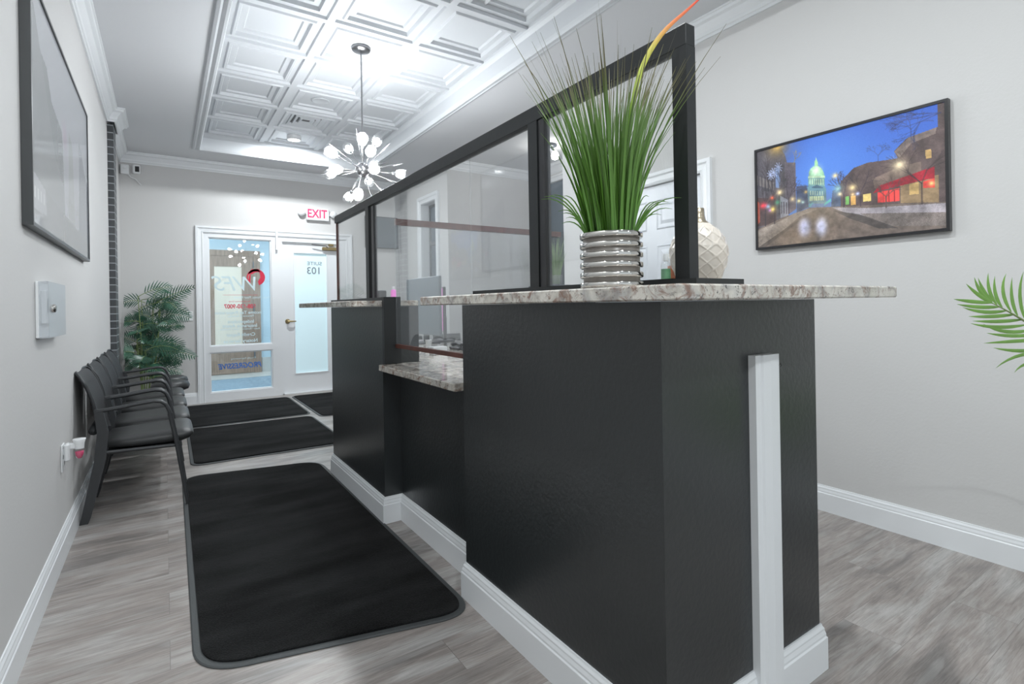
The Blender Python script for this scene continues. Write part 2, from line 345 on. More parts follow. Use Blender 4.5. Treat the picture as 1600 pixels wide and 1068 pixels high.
# coffered tiles
c=MB(); P=.565
prof=[(0,0),(.022,0),(.026,.018),(.058,.018),(.066,.006),(.082,.006),(.090,.030),(.125,.030),(.133,.042)]
nx=3; ny=12
for i in range(nx):
    for j in range(ny):
        x0=TX0+i*P; y1=TY1-j*P; y0=y1-P; x1=x0+P; rings=[]
        for o,h in prof: rings.append([(x0+o,y0+o,ZT+h),(x1-o,y0+o,ZT+h),(x1-o,y1-o,ZT+h),(x0+o,y1-o,ZT+h)])
        vs=[p for r in rings for p in r]; fs=[]
        for k in range(len(rings)-1):
            for q in range(4): fs.append((k*4+q,(k+1)*4+q,(k+1)*4+(q+1)%4,k*4+(q+1)%4))
        k=len(rings)-1; fs.append((k*4+3,k*4+2,k*4+1,k*4)); c.add(vs,fs)
t=c.build('coffered_panels',M['tile'],ceil)
# molding around the tray opening
pr=[(-.068,ZC),(-.068,ZC-.016),(-.052,ZC-.022),(-.040,ZC-.016),(-.020,ZC-.030),(-.006,ZC-.030),(.0,ZC-.016),(.004,ZC+.0),(.004,ZC+.10),(.022,ZC+.116),(.03,ZT),(-.0,ZT),(-.0,ZC)]
struct('trim_1',MB().sweep([(TX0,TY0),(TX0,TY1),(TX1,TY1),(TX1,TY0)],pr,closed=True),M['tile'])
crown=[(0,ZC-.105),(.010,ZC-.105),(.013,ZC-.092),(.020,ZC-.088),(.024,ZC-.070),(.048,ZC-.034),(.066,ZC-.026),(.070,ZC-.012),(.078,ZC-.010),(.078,ZC),(0,ZC)]
pilx=-.333
struct('trim_2',MB().sweep([(XL,Y0),(XL,5.37),(pilx+.01,5.37),(pilx+.01,5.72),(XL,5.72),(XL,YB),(XR,YB),(XR,5.34),(3.9,5.34),(3.9,3.28),(XR,3.28),(XR,Y0)],crown),M['trim'])
base=[(0,0),(.015,0),(.015,.088),(.012,.092),(.012,.098),(.009,.108),(.009,.113),(.005,.120),(.004,.125),(0,.125)]
struct('baseboard_left',MB().sweep([(XL,Y0),(XL,5.42),(pilx,5.42),(pilx,5.67),(XL,5.67),(XL,YB),(.315,YB)],base),M['trim'])
struct('baseboard_back',MB().sweep([(2.015,YB),(XR,YB),(XR,5.34),(3.9,5.34),(3.9,3.28),(XR,3.28),(XR,2.865)],base),M['trim'])
struct('baseboard_right',MB().sweep([(XR,1.90),(XR,Y0)],base),M['trim'])

# casing helper: profile around an opening in plane Y=c facing -Y, or X=c facing -X
def casing(u0,u1,z1,to3,wd=.075,z0=0,four=False):
    mb=MB(); pr=[(0,0),(0,.010),(.012,.016),(.018,.010),(.045,.014),(.055,.022),(wd,.022),(wd,0)]
    path=[(u0,z0),(u0,z1),(u1,z1),(u1,z0)]
    dirs=[(-1,0),(-1,1),(1,1),(1,0)]
    if four: dirs=[(-1,-1),(-1,1),(1,1),(1,-1)]
    rings=[[to3(p[0]+d[0]*o,p[1]+d[1]*o,h) for o,h in pr] for p,d in zip(path,dirs)]
    if four: rings.append(rings[0])
    mb.loft(rings,cap=not four); return mb
toB=lambda u,z,h:(u,YB-h,z)
toR=lambda u,z,h:(XR-h,u,z)
# entry: window_1 (sidelight) + door_1
win=thing('window_1','','') ; del win['label'],win['category']; win['kind']='structure'; win.location=(0,0,0)
YF=YB+.03
mb=MB()
mb.box(.37,.419,YF-.03,YF+.06,0,FZ); mb.box(1.068,1.178,YF-.03,YF+.06,0,FZ); mb.box(.419,1.068,YF-.03,YF+.06,1.86,FZ)
mb.box(.419,1.068,YF-.03,YF+.06,.555,.625); mb.box(.419,1.068,YF-.03,YF+.06,0,.10)
for z0,z1 in ((.10,.555),(.625,1.86)):   # glazing beads
    for a in ((.419,.431,z0,z1),(1.056,1.068,z0,z1),(.431,1.056,z0,z0+.012),(.431,1.056,z1-.012,z1)): mb.box(a[0],a[1],YF-.015,YF+.04,a[2],a[3])
mb.build('window_frame',M['trim'],win)
MB().box(.425,1.062,YF+.010,YF+.016,.63,1.855).box(.425,1.062,YF+.010,YF+.016,.105,.55).build('pane',M['glass'],win)
casing(.37,FX1,FZ,toB).build('casing',M['trim'],win)
YG=YF+.006
text('lettering','WFS',.24,(.72,YG,1.33),M['ink_w'],win,'N',shear=.35,wide=1.0)
text('lettering','608-630-9007',.068,(.735,YG,1.073),M['ink_r'],win,'N',bold=.0016,wide=.86)
text('lettering','Your Money, Your Future',.036,(.86,YG,1.178),M['ink_w'],win,'N')
text('lettering','Tax and Insurance Group',.022,(.73,YG,1.132),M['ink_r'],win,'N')
text('lettering','Income Tax Preparation',.050,(.72,YG,1.002),M['ink_w'],win,'N',bold=.001)
text('lettering','Personal & Business',.034,(.74,YG,.962),M['ink_w'],win,'N')
text('lettering','Independent',.055,(.74,YG,.897),M['ink_w'],win,'N',bold=.001)
text('lettering','Insurance Agent',.055,(.73,YG,.848),M['ink_w'],win,'N',bold=.001)
text('lettering','Auto \u2022 Renters \u2022 Home \u2022 Business',.030,(.73,YG,.812),M['ink_w'],win,'N')
text('lettering','Credit Repair',.055,(.735,YG,.745),M['ink_w'],win,'N',bold=.001)
text('lettering','Notary Services',.055,(.735,YG,.672),M['ink_w'],win,'N',bold=.001)
text('lettering','Proudly Representing',.03,(.76,YG,.47),M['ink_w'],win,'N')
text('lettering','PROGRESSIVE',.085,(.73,YG,.385),M['ink_b'],win,'N',shear=.25,bold=.002,wide=.86)
MB().box(.56,.92,YG-.0004,YG+.0004,1.205,1.208).build('rule_line',M['ink_r'],win)
# red ring emblem with a woman's profile
def ring_shape():
    mb=MB(); cx,cz=.905,1.415; outer=[]; inner=[]
    for k in range(41):
        a=math.radians(-70+ (300)*k/40); outer.append((cx+.098*math.cos(a),cz+.098*math.sin(a)))
        th=.012+.045*max(0,math.cos(a-math.radians(-25)))**1.0 + .02*max(0,math.sin(a))*.8
        wob=.006*math.sin(k*2.3) if 3<k<12 else 0
        inner.append((cx+(.098-th+wob)*math.cos(a),cz+(.098-th+wob)*math.sin(a)))
    vs=[(x,YG,z) for x,z in outer]+[(x,YG,z) for x,z in inner]; n=len(outer)
    mb.add(vs,[(k,k+1,n+k+1,n+k) for k in range(n-1)])
    # hair sweep
    mb.add([(.82,YG,1.46),(.86,YG,1.51),(.93,YG,1.515),(.955,YG,1.48),(.90,YG,1.475),(.86,YG,1.45)],[(0,1,2,3,4,5)])
    mb.add([(.835,YG-.0003,1.45),(.85,YG-.0003,1.45),(.845,YG-.0003,1.37),(.836,YG-.0003,1.34),(.825,YG-.0003,1.38)],[(0,1,2,3,4)])
    return mb
ring_shape().build('emblem',M['ink_r'],win)
dr=thing('door_1','','');del dr['label'],dr['category']; dr['kind']='structure'
mb=MB(); DY0,DY1=YF,YF+.045; DX0,DX1=1.19,1.865
mb.box(DX0,1.32,DY0,DY1,.012,1.85); mb.box(1.725,DX1,DY0,DY1,.012,1.85); mb.box(1.32,1.725,DY0,DY1,1.73,1.85); mb.box(1.32,1.725,DY0,DY1,.012,.235)
for a in ((1.32,1.33,.235,1.73),(1.715,1.725,.235,1.73),(1.33,1.715,.235,.245),(1.33,1.715,1.72,1.73)): mb.box(a[0],a[1],DY0-.008,DY1,a[2],a[3])
mb.build('leaf',M['trim'],dr)
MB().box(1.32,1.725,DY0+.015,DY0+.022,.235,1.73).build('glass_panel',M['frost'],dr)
mb=MB(); mb.box(1.178,1.19,YF-.03,YF+.06,0,FZ); mb.box(1.865,1.955,YF-.03,YF+.06,0,FZ); mb.box(1.19,1.865,YF-.03,YF+.06,1.85,FZ); mb.box(1.178,1.955,YF-.03,YF+.05,0,.012)
mb.build('jamb',M['trim'],dr)
text('lettering','SUITE',.062,(1.573,DY0+.012,1.597),M['ink_g'],dr,'N',wide=1.15)
text('lettering','103',.12,(1.565,DY0+.012,1.505),M['ink_g'],dr,'N',bold=.001,wide=1.0)
mb=MB().lathe([(.028,0),(.028,.008),(.012,.012),(.012,.04)],(1.245,DY0,.885),20,axis=(0,-1,0)); mb.tube([(1.245,DY0-.04,.885),(1.28,DY0-.045,.885),(1.335,DY0-.04,.884)],[.011,.010,.007],10); mb.build('handle',M['brass'],dr)
mb=MB().box(1.66,1.85,DY0-.05,DY0,1.765,1.805,.006); mb.box(1.74,1.80,DY0-.035,DY0-.002,1.82,1.85,.004); mb.build('door_closer',M['brass'],dr)
MB().tube([(1.73,DY0-.055,1.79),(1.70,DY0-.06,1.815),(1.53,DY0-.045,1.832)],.006,8).build('closer_arm',M['nickel'],dr)
# small white stop strip on the header
MB().box(1.115,1.14,YB-.034,YB-.0225,1.74,1.985,.003).build('trim_strip',M['trim'],win)
# corridor outside
struct('floor_corridor',MB().box(-1.5,4.2,YB+.16,9.5,-.05,0),M['carpet'])
struct('trim_3',MB().box(-1.5,4.2,8.85,9.5,0,.004).box(1.33,4.2,9.475,9.5,.0,.24),M['ctile'])
struct('wall_corridor',MB().box(-1.5,4.2,9.5,9.6,0,2.9),M['corr'])
struct('wall_corridor_side',MB().box(-1.6,-1.5,YB+.15,9.6,0,2.9).box(4.2,4.3,YB+.15,9.6,0,2.9),M['corr'])
struct('ceiling_corridor',MB().box(-1.6,4.3,YB+.15,9.6,2.6,2.7),M['ceil'])
def corridor_fill(x,lb):  # unseen panel and lamp added to brighten the corridor
    r=thing('corridor_fill_panel',lb,'ceiling light',(x,8.2,2.6),0,'added corridor fill lights')
    MB().box(-.3,.3,-.15,.15,-.012,-.001).build('diffuser',M['down'],r)
    l=bpy.data.lights.new('corridor_beam','AREA'); l.shape='RECTANGLE'; l.size=.6; l.size_y=.3; l.energy=15; l.color=(.86,.95,1)
    lo=bpy.data.objects.new('corridor_beam',l); COL.objects.link(lo); lo.parent=r; lo.location=(0,0,-.02)
corridor_fill(.3,'added unseen fill light in the corridor left of the entry'); corridor_fill(2.3,'added unseen fill light in the corridor right of the entry')
cd=thing('door_2','','');del cd['label'],cd['category']; cd['kind']='structure'
mb=MB(); mb.box(.52,.61,9.45,9.5,0,1.99).box(1.22,1.32,9.45,9.5,0,1.99).box(.61,1.22,9.45,9.5,1.90,1.99); mb.build('jamb',M['oak'],cd)
mb=MB(); mb.box(.61,.66,9.46,9.49,.01,1.90).box(1.05,1.22,9.46,9.49,.01,1.90).box(.66,1.05,9.46,9.49,1.73,1.90).box(.66,1.05,9.46,9.49,.01,.36); mb.build('leaf',M['oak'],cd)
MB().box(.66,1.05,9.472,9.482,.36,1.73).build('glass_panel',M['cream'],cd)
for z in (.25,1.0,1.72): MB().box(1.212,1.228,9.44,9.46,z,z+.10).build('hinge',M['nickel'],cd)
# door_3 on the right wall (six panel)
d3=thing('door_3','','');del d3['label'],d3['category']; d3['kind']='structure'
casing(1.975,2.79,1.815,toR).build('casing',M['trim'],d3)
mb=MB().box(XR+.02,XR+.055,1.978,2.787,.01,1.812)
for y0,y1 in ((2.06,2.34),(2.42,2.70)):
    for z0,z1 in ((.20,.75),(.86,1.42),(1.52,1.72)):
        xf=XR+.02; r=[]
        for o,h in ((0,0),(.008,-.007),(.016,-.002),(.034,-.002),(.055,-.008)): r.append([(xf+h,y0+o,z0+o),(xf+h,y0+o,z1-o),(xf+h,y1-o,z1-o),(xf+h,y1-o,z0+o)])
        mb.loft(r,cap=False); mb.add(r[-1],[(0,1,2,3)])
mb.build('leaf',M['door'],d3)
MB().lathe([(.024,0),(.024,.006),(.01,.01),(.01,.03),(.024,.04),(.026,.052),(.014,.062)],(XR+.02,2.70,.86),20,axis=(-1,0,0)).build('knob',M['nickel'],d3)
# window_2 narrow window on the right wall near the back
w2=thing('window_2','','');del w2['label'],w2['category']; w2['kind']='structure'
casing(WY0,WY1,WZ1,toR,.09,WZ0,True).build('casing',M['trim'],w2)
mb=MB()
for a in ((WY0,WY0+.03,WZ0,WZ1),(WY1-.03,WY1,WZ0,WZ1),(WY0+.03,WY1-.03,WZ0,WZ0+.03),(WY0+.03,WY1-.03,WZ1-.03,WZ1),(WY0+.03,WY1-.03,1.80,1.84)): mb.box(XR+.10,XR+.14,*a)
mb.build('window_frame',M['slate'],w2)
MB().box(XR+.115,XR+.121,WY0+.03,WY1-.03,WZ0+.03,WZ1-.03).build('pane',M['shade'],w2)
mb=MB().box(XR,XR+.10,WY0-.001,WY0+.004,WZ0,WZ1).box(XR,XR+.10,WY1-.004,WY1+.001,WZ0,WZ1).box(XR,XR+.10,WY0,WY1,WZ1-.004,WZ1).box(XR-.02,XR+.10,WY0,WY1,WZ0-.0,WZ0+.012); mb.build('reveal',M['trim'],w2)
w3=thing('window_3','','');del w3['label'],w3['category']; w3['kind']='structure'
casing(3.95,5.05,2.5,lambda u,z,h:(3.9-h,u,z),.07,.5,True).build('casing',M['trim'],w3)
MB().box(3.93,3.94,3.95,5.05,.5,2.5).build('pane',M['shade'],w3)

# ================= LIGHT FIXTURES =================
def downlight(x,y,z,p,tray,label):
    zz=z+(.004 if tray else 0)
    r=thing('recessed_light',label,'ceiling light',(x,y,zz),0,'recessed ceiling lights')
    MB().lathe([(.072,.038 if tray else 0),(.072,-.004),(.058,-.008),(.055,-.003),(.055,0)],n=32,cap=False).build('trim_ring',M['white'],r)
    MB().lathe([(.0005,-.002),(.054,-.002),(.054,0)],n=32).build('lens',M['down'],r)
    l=area(None,p,.10,spread=PI); lo=bpy.data.objects.new('downlight_beam',l); COL.objects.link(lo); lo.parent=r; lo.location=(0,0,-.012)
labs=['bright round recessed light in coffered tile beside the sputnik chandelier','round recessed light in the coffered tray above the counter front','round recessed light in the coffered tray nearest the open end of the room','added unseen recessed fill light behind the viewpoint on the right','added unseen recessed fill light behind the viewpoint on the left','added unseen recessed fill light in the ceiling strip above the foreground mat']
for (x,y,z,p,t),lb in zip(DOWN,labs): downlight(x,y,z,p,t,lb)
# chandelier
CH=Vector((1.18,3.64,2.01)); fw=Vector((math.sin(YAW),math.cos(YAW),0)); rt=Vector((math.cos(YAW),-math.sin(YAW),0)); up=Vector((0,0,1))
ch=thing('sputnik_chandelier','starburst chandelier of metal rods and lit glass-shaded bulbs hanging over the waiting area','chandelier',CH)
zt=ZT+.042-CH.z
MB().lathe([(.0,zt),(.062,zt),(.066,zt-.008),(.062,zt-.022),(.02,zt-.03),(.0,zt-.03)],n=32,cap=False).build('canopy',M['nickel'],ch)
MB().tube([(0,0,zt-.02),(0,0,.04)],.0055,10).build('stem',M['nickel'],ch)
hb=MB().lathe([(.0,-.052),(.02,-.048),(.038,-.035),(.05,-.012),(.052,0),(.05,.012),(.038,.035),(.02,.048),(0,.052)],n=24,cap=False).build('hub',M['nickel'],ch)
offs=[(-.136,.187,1),(.072,.229,1),(.06,.14,-1),(-.145,.059,-1),(.115,.055,-1),(.243,-.009,1),(-.251,-.005,1),(.132,-.056,-1),(-.106,-.056,-1),(-.149,-.158,1),(.013,-.201,-1),(.02,.10,1),(-.03,-.02,1),(.10,-.13,1)]
for a,bz,s in offs:
    R=.262; dd=math.sqrt(max(.0004,R*R-a*a-bz*bz)); d=(rt*a+up*bz+fw*(dd*s)).normalized(); L=max(R,.262)
    arm=MB().tube([d*.045,d*(L-.05)],.0035,8).build('arm',M['nickel'],ch)
    MB().lathe([(.006,L-.062),(.010,L-.058),(.010,L-.028),(.006,L-.024)],n=14,axis=d).build('socket',M['nickel'],arm)
    MB().lathe([(.006,L-.028),(.012,L-.020),(.0175,L-.004),(.0185,L+.012),(.013,L+.026),(.0005,L+.032)],n=14,axis=d).build('bulb',M['lamp'],arm)
    MB().lathe([(.011,L-.036),(.022,L-.030),(.032,L-.010),(.035,L+.014),(.032,L+.040)],n=20,cap=False,axis=d).build('glass_shade',M['clear'],arm)
sp=[(-.27,.16,.4),(-.03,.26,.2),(.20,.15,-.3),(.26,.06,.3),(-.24,-.06,-.5),(.24,-.09,.2),(.14,-.16,-.2),(-.06,-.24,.1),(-.01,-.17,-.8),(.05,-.23,.4),(.0,.2,-.5),(-.16,.12,-.7),(.1,.1,.8),(-.1,-.1,.8),(.02,-.03,-1),(-.2,.0,.6)]
for a,bz,c_ in sp:
    d=(rt*a+up*bz+fw*(c_*.25)).normalized()
    MB().tube([d*.045,d*.16,d*.22,d*.285],[.0022,.0028,.0060,.0012],8).build('spike',M['nickel'],ch)
# semi flush globe fixture in the hall
hf=thing('globe_ceiling_light','small ceiling fixture with two lit globes beyond the counter opening','ceiling light',(3.36,4.28,ZC))
MB().lathe([(.0,0),(.07,0),(.07,-.02),(.0,-.03)],n=24,cap=False).build('canopy',M['slate'],hf)
for dx,dz in ((-.055,-.16),(.05,-.12)):
    p=rt*dx
    a=MB().tube([(0,0,-.02),(p.x*.5,p.y*.5,-.06),(p.x,p.y,dz+.05)],.007,8).build('arm',M['slate'],hf)
    MB().lathe([(.012,dz+.055),(.032,dz+.03),(.040,dz),(.032,dz-.03),(.0005,dz-.042)],(p.x,p.y,0),20).build('globe',M['lamp2'],a)
# air vents, speaker
def vent(x,y,label):
    v=thing('air_vent',label,'air vent',(x,y,ZT+.042),0,'square ceiling air vents')
    mb=MB()
    for k in range(4):
        o=.20-k*.045
        r=[[(-o,-o,0),(o,-o,0),(o,o,0),(-o,o,0)],[(-o,-o,-.022),(o,-o,-.022),(o,o,-.022),(-o,o,-.022)],[(-o+.030,-o+.030,-.004),(o-.030,-o+.030,-.004),(o-.030,o-.030,-.004),(-o+.030,o-.030,-.004)]]
        mb.loft(r,cap=False)
    mb.build('louvers',M['tile'],v)
    MB().box(-.19,.19,-.19,.19,-.0025,-.001).build('duct_shade_sheet',M['dark'],v)  # dark sheet standing in for the shade behind the louvers
vent(TX0+1.5*P,TY1-1.5*P,'square louvered air vent in a coffered tile behind the chandelier rod')
vent(TX0+2.5*P-.3,TY1-6.5*P,'square louvered air vent in the coffered tiles at the top edge')
tag(MB().lathe([(.0,ZT+.0415),(.075,ZT+.0415),(.078,ZT+.036),(.066,ZT+.030),(.060,ZT+.036),(.0,ZT+.036)],(TX0+1.5*P,TY1-2.5*P,0),28,cap=False).build('ceiling_speaker',M['tile']),'small round white ceiling speaker in the tile before the square vent','speaker')

# ================= RECEPTION COUNTER =================
rc=thing('reception_counter','tall matte black reception counter with white baseboard and recessed middle','reception counter',(0,0,0))
ZB=1.042
mb=MB(); mb.prism([(.885,.754),(1.53,.754),(1.53,.97),(1.06,.97),(1.06,1.65),(.885,1.65)],0,ZB)
mb.prism([(.96,1.65),(1.06,1.65),(1.06,2.44),(.96,2.44)],0,.734)
mb.prism([(.872,2.44),(1.06,2.44),(1.06,3.36),(.872,3.36)],0,ZB)
mb.build('body',M['black'],rc)
MB().sweep([(1.06,3.36),(.872,3.36),(.872,2.44),(.96,2.44),(.96,1.65),(.885,1.65),(.885,.754),(1.53,.754),(1.53,.97)],base).build('baseboard',M['trim'],rc)
mb=MB().sweep([(1.205,.745),(1.298,.745)],[(0,0),(.018,0),(.018,.90),(0,.905)])
mb=MB().prism([(1.203,.7535),(1.203,.734),(1.222,.732),(1.226,.727),(1.232,.732),(1.262,.728),(1.297,.728),(1.297,.7535)],.0,.905)
mb.build('edge_trim_board',M['trim'],rc)
MB().tube([(1.297,.727,.875),(1.304,.727,.880),(1.306,.727,.872),(1.301,.727,.867)],.001,6).build('hook',M['nickel'],rc)
MB().box(.872,.957,2.415,2.4395,.766,1.088).build('end_panel',M['blackwood'],rc)
ZS=1.071
pl=[(.705,.56),(1.556,.56),(1.556,1.02),(1.10,1.02),(1.10,1.615),(.705,1.615)]
tag(MB().prism(roundquad(pl,.012,3),ZB+.001,ZS,.003).build('bar_countertop',M['granite']),'speckled granite bar top with the chrome grass pot on it','countertop')
pl=[(.72,2.50),(.745,2.458),(.869,2.458),(1.07,2.458),(1.07,3.56),(.72,3.56)]
mb=MB().prism(roundquad(pl,.01,3),ZB+.001,ZS,.003); tag(mb.build('bar_countertop',M['granite']),'smaller granite bar top at the far end of the counter by the entry','countertop')
pl=[(.848,1.652),(1.08,1.652),(1.08,1.2),(1.95,1.2),(1.95,4.05),(1.08,4.05),(1.08,2.438),(.848,2.438)]
tag(MB().prism(roundquad(pl,.012,3),.735,.764,.003).build('granite_ledge',M['granite']),'low granite transaction ledge running back into the work desk','ledge')
db=thing('desk_cabinet','dark cabinets under the low granite work desk behind the counter','cabinet',(0,0,0))
MB().box(1.12,1.72,3.55,4.0,0,.734).build('cabinet',M['blackwood'],db); MB().box(1.12,1.72,1.26,1.62,0,.734).build('cabinet',M['blackwood'],db)
# floor trim behind ok
# ---- screen
sg=thing('counter_screen','tall black framed clear sneeze guard standing along the counter top','sneeze guard',(0,0,0))
SX0,SX1=.92,.950; T=1.628; Z0=ZS
MB().box(SX0,SX1,.705,3.43,T-.045,T,.001).build('top_rail',M['blackwood'],sg)
MB().box(SX0,SX1,.705,.742,Z0,T-.045).build('post',M['blackwood'],sg)
MB().box(SX0,SX1,1.235,1.280,Z0,T-.045).build('post',M['blackwood'],sg)
MB().box(SX0+.004,SX1-.004,1.205,1.233,Z0,T-.045).build('post',M['dark'],sg)
MB().box(SX0,SX1,2.765,2.815,Z0,T-.045).build('post',M['blackwood'],sg)
MB().box(SX0+.006,SX1-.006,2.70,2.735,Z0,T-.05).build('post',M['dark'],sg)
MB().box(SX0+.008,SX1-.008,3.412,3.428,Z0,T-.045).build('post',M['brown'],sg)
for a_ in ((SX0-.012,SX1+.004,.742,1.612,Z0+.0005,Z0+.020),(SX0-.012,1.075,.68,.742,Z0+.0005,Z0+.018),(SX0-.012,SX1+.004,2.46,3.50,Z0+.0005,Z0+.018)): MB().box(*a_).build('base_strip',M['blackwood'],sg)
for y0,y1,z0 in ((.742,1.205,Z0+.02),(1.28,1.665,Z0+.02),(1.665,2.413,.858),(2.413,2.70,Z0+.018),(2.815,3.412,Z0+.018)):
    MB().box(.932,.937,y0,y1,z0,T-.045).build('pane',M['pane'],sg)
MB().box(.926,.943,1.672,2.413,.842,.860).build('bottom_rail',M['brown'],sg)

# ================= ITEMS ON THE COUNTER =================
gp=thing('potted_grass','tall green ornamental grass in a chrome-ringed pot on the granite bar top','potted grass',(.797,.81,ZS))
mb=MB(); RP=.0655; HP=.115
prf=[(0,0)]; 
mb.lathe([(.0005,.0),(RP-.006,.0),(RP-.006,HP-.004),(RP-.012,HP-.002),(RP-.012,HP-.02),(.0005,HP-.02)],n=48); mb.build('pot',M['taupe'],gp)
nr=6
for k in range(nr):
    z=.0075+k*(HP-.011)/(nr-1)
    MB().lathe([(RP-.007,z-.0058),(RP-.001,z-.0058),(RP+.001,z-.004),(RP+.001,z+.004),(RP-.001,z+.0058),(RP-.007,z+.0058)],n=56,cap=False).build('chrome_ring',M['chrome'],gp)
MB().lathe([(.0005,HP-.012),(RP-.013,HP-.012),(RP-.013,HP-.018),(.0005,HP-.018)],n=32).build('moss',M['soil'],gp)
mb=MB()
def blade(mb,base,tip,sag,w,n=8,side=None):
    b=Vector(base); t=Vector(tip); ctrl=Vector((b.x+(t.x-b.x)*.25,b.y+(t.y-b.y)*.25,b.z+(t.z-b.z)*(.62+sag)))
    pts=[]; ws=[]
    for k in range(n+1):
        s=k/n; pts.append(b*(1-s)**2+ctrl*2*s*(1-s)+t*s*s); ws.append(w*(1-s**1.9)*.95+.0003)
    mb.ribbon(pts,ws,side or (random.uniform(-1,1),-1,.2))
for k in range(330):
    a=random.uniform(0,2*PI); r=math.sqrt(random.random())*.048; h=random.uniform(.22,.37) if k%4 else random.uniform(.34,.42)
    sp_=random.uniform(.55,1.0)*(.06+.16*(h/.4)**1.5)*(r/.048)**.8; jit=.02
    bx,by=r*math.cos(a),r*math.sin(a)
    tip=(bx+sp_*math.cos(a)+random.uniform(-jit,jit),by+sp_*math.sin(a)*.55+random.uniform(-jit,jit),HP-.015+h)
    blade(mb,(bx,by,HP-.015),tip,random.uniform(-.1,.05),random.uniform(.0013,.0034))
for k in range(16):     # low arching blades
    s=1 if k%2 else -1; L=random.uniform(.08,.15); p=rt*(s*L)+fw*random.uniform(-.03,.03)
    q=rt*(s*.045)
    b=Vector((q.x,q.y,HP-.014)); t=Vector((p.x,p.y,HP+random.uniform(.03,.10)))
    c_=Vector((q.x+(p.x-q.x)*.45,q.y+(p.y-q.y)*.45,t.z+.015)); pts=[];ws=[]
    for i in range(8):
        u=i/7; pts.append(b*(1-u)**2+c_*2*u*(1-u)+t*u*u); ws.append(.0017*(1-u**2)+.0003)
    mb.ribbon(pts,ws,(fw.x,fw.y,.6))
for i,(x,y,z) in enumerate(mb.v):   # blades that meet the pane slide along it
    if x>.108: mb.v[i]=(.108+(x-.108)*.08,y-(x-.108)*1.25,z)
mb.build('foliage',M['grass'],gp)
mb=MB(); pts=[];ws=[]
Q=[(.010,.12),(.028,.28),(.046,.39),(.062,.453),(.085,.50),(.119,.546),(.167,.583),(.199,.614),(.229,.64)]
for k in range(25):
    u=k/24*(len(Q)-1); i=min(int(u),len(Q)-2); t=u-i; a_=Q[i][0]*(1-t)+Q[i+1][0]*t; z_=Q[i][1]*(1-t)+Q[i+1][1]*t
    v=rt*a_-fw*.02; pts.append((v.x,v.y,z_)); s=k/24; ws.append(.0046*math.sin(PI*min(1,.10+s*.90))**.8*(1 if s<.55 else 1-.75*(s-.55)/.45)+.0007)
for _ in range(3): pts=[pts[0]]+[tuple((Vector(pts[i-1])+Vector(pts[i])*2+Vector(pts[i+1]))/4) for i in range(1,len(pts)-1)]+[pts[-1]]
mb.ribbon(pts,ws,(fw.x,fw.y,.2)); lb=mb.build('long_blade',M['longblade'],gp); lb['label']='long blade turning from yellow green to red'
# vase
vz=thing('ceramic_vase','cream embossed bulbous vase with gold neck behind the black end post','vase',(1.098,.815,ZS))
prv=[(.028,.0),(.036,.003),(.050,.025),(.0625,.055),(.068,.082),(.067,.102),(.059,.125),(.045,.145),(.032,.157),(.026,.162)]
def vase_body():
    N=240; rings=[]; zs=np.linspace(0,.160,130); pr=np.array(prv)
    for z in zs:
        r0=np.interp(z,pr[:,1],pr[:,0]); ring=[]
        for i in range(N):
            a=2*PI*i/N; u=a/(2*PI)*10; v=z/.030
            # ogee lattice ridges
            d=abs(((v+.5*math.sin(2*PI*u)*.0)%1)-.5)*2
            g=abs(math.cos(PI*u))*1.0; e=min(abs(math.cos(PI*u)+math.sin(PI*v)*.95),abs(math.cos(PI*u)-math.sin(PI*v)*.95))
            bmp=.0022*math.exp(-(e/.12)**2) if .02<z<.15 else 0
            ring.append(((r0+bmp)*math.cos(a),(r0+bmp)*math.sin(a),z))
        rings.append(ring)
    return MB().loft(rings,smooth=True)
vase_body().build('body',M['vase'],vz)
MB().lathe([(.036,.152),(.028,.160),(.019,.168),(.0160,.180),(.0155,.198),(.0135,.198),(.0135,.17),(.0005,.165)],n=36,cap=False).build('neck',M['vaseneck'],vz)
def bottle(x,y,z,r,h,mb_,mc,lm,label,name='sanitizer_bottle',cat='bottle'):
    bt=thing(name,label,cat,(x,y,z))
    MB().lathe([(r*.9,0),(r,.003),(r,h*.68),(r*.8,h*.76),(r*.45,h*.80),(r*.45,h*.84)],n=20).build('bottle_body',mb_,bt)
    MB().lathe([(r*.62,h*.80),(r*.62,h*.98),(r*.55,h)],n=20).build('cap',mc,bt)
    MB().lathe([(r*1.01,h*.18),(r*1.01,h*.58)],n=20,cap=False).build('paper_label',lm,bt)
bottle(1.028,.858,ZS,.0115,.088,M['clear'],M['white'],M['green'],'small clear bottle with white cap and green label left of the black end post')
bottle(1.068,.872,ZS,.0105,.104,M['clear'],M['white'],M['orange'],'taller small bottle with orange mark half hidden by the black end post')
bottle(1.0,2.62,ZS,.014,.075,M['pink'],M['white'],M['pink'],'small pink bottle on the far granite bar top',name='lotion_bottle')
o=MB().box(-.022,.022,-.02,.02,0,.06,.004).build('desk_box',M['dark']); o.location=(1.0,2.80,ZS); tag(o,'small dark square box on the far granite bar top','box')
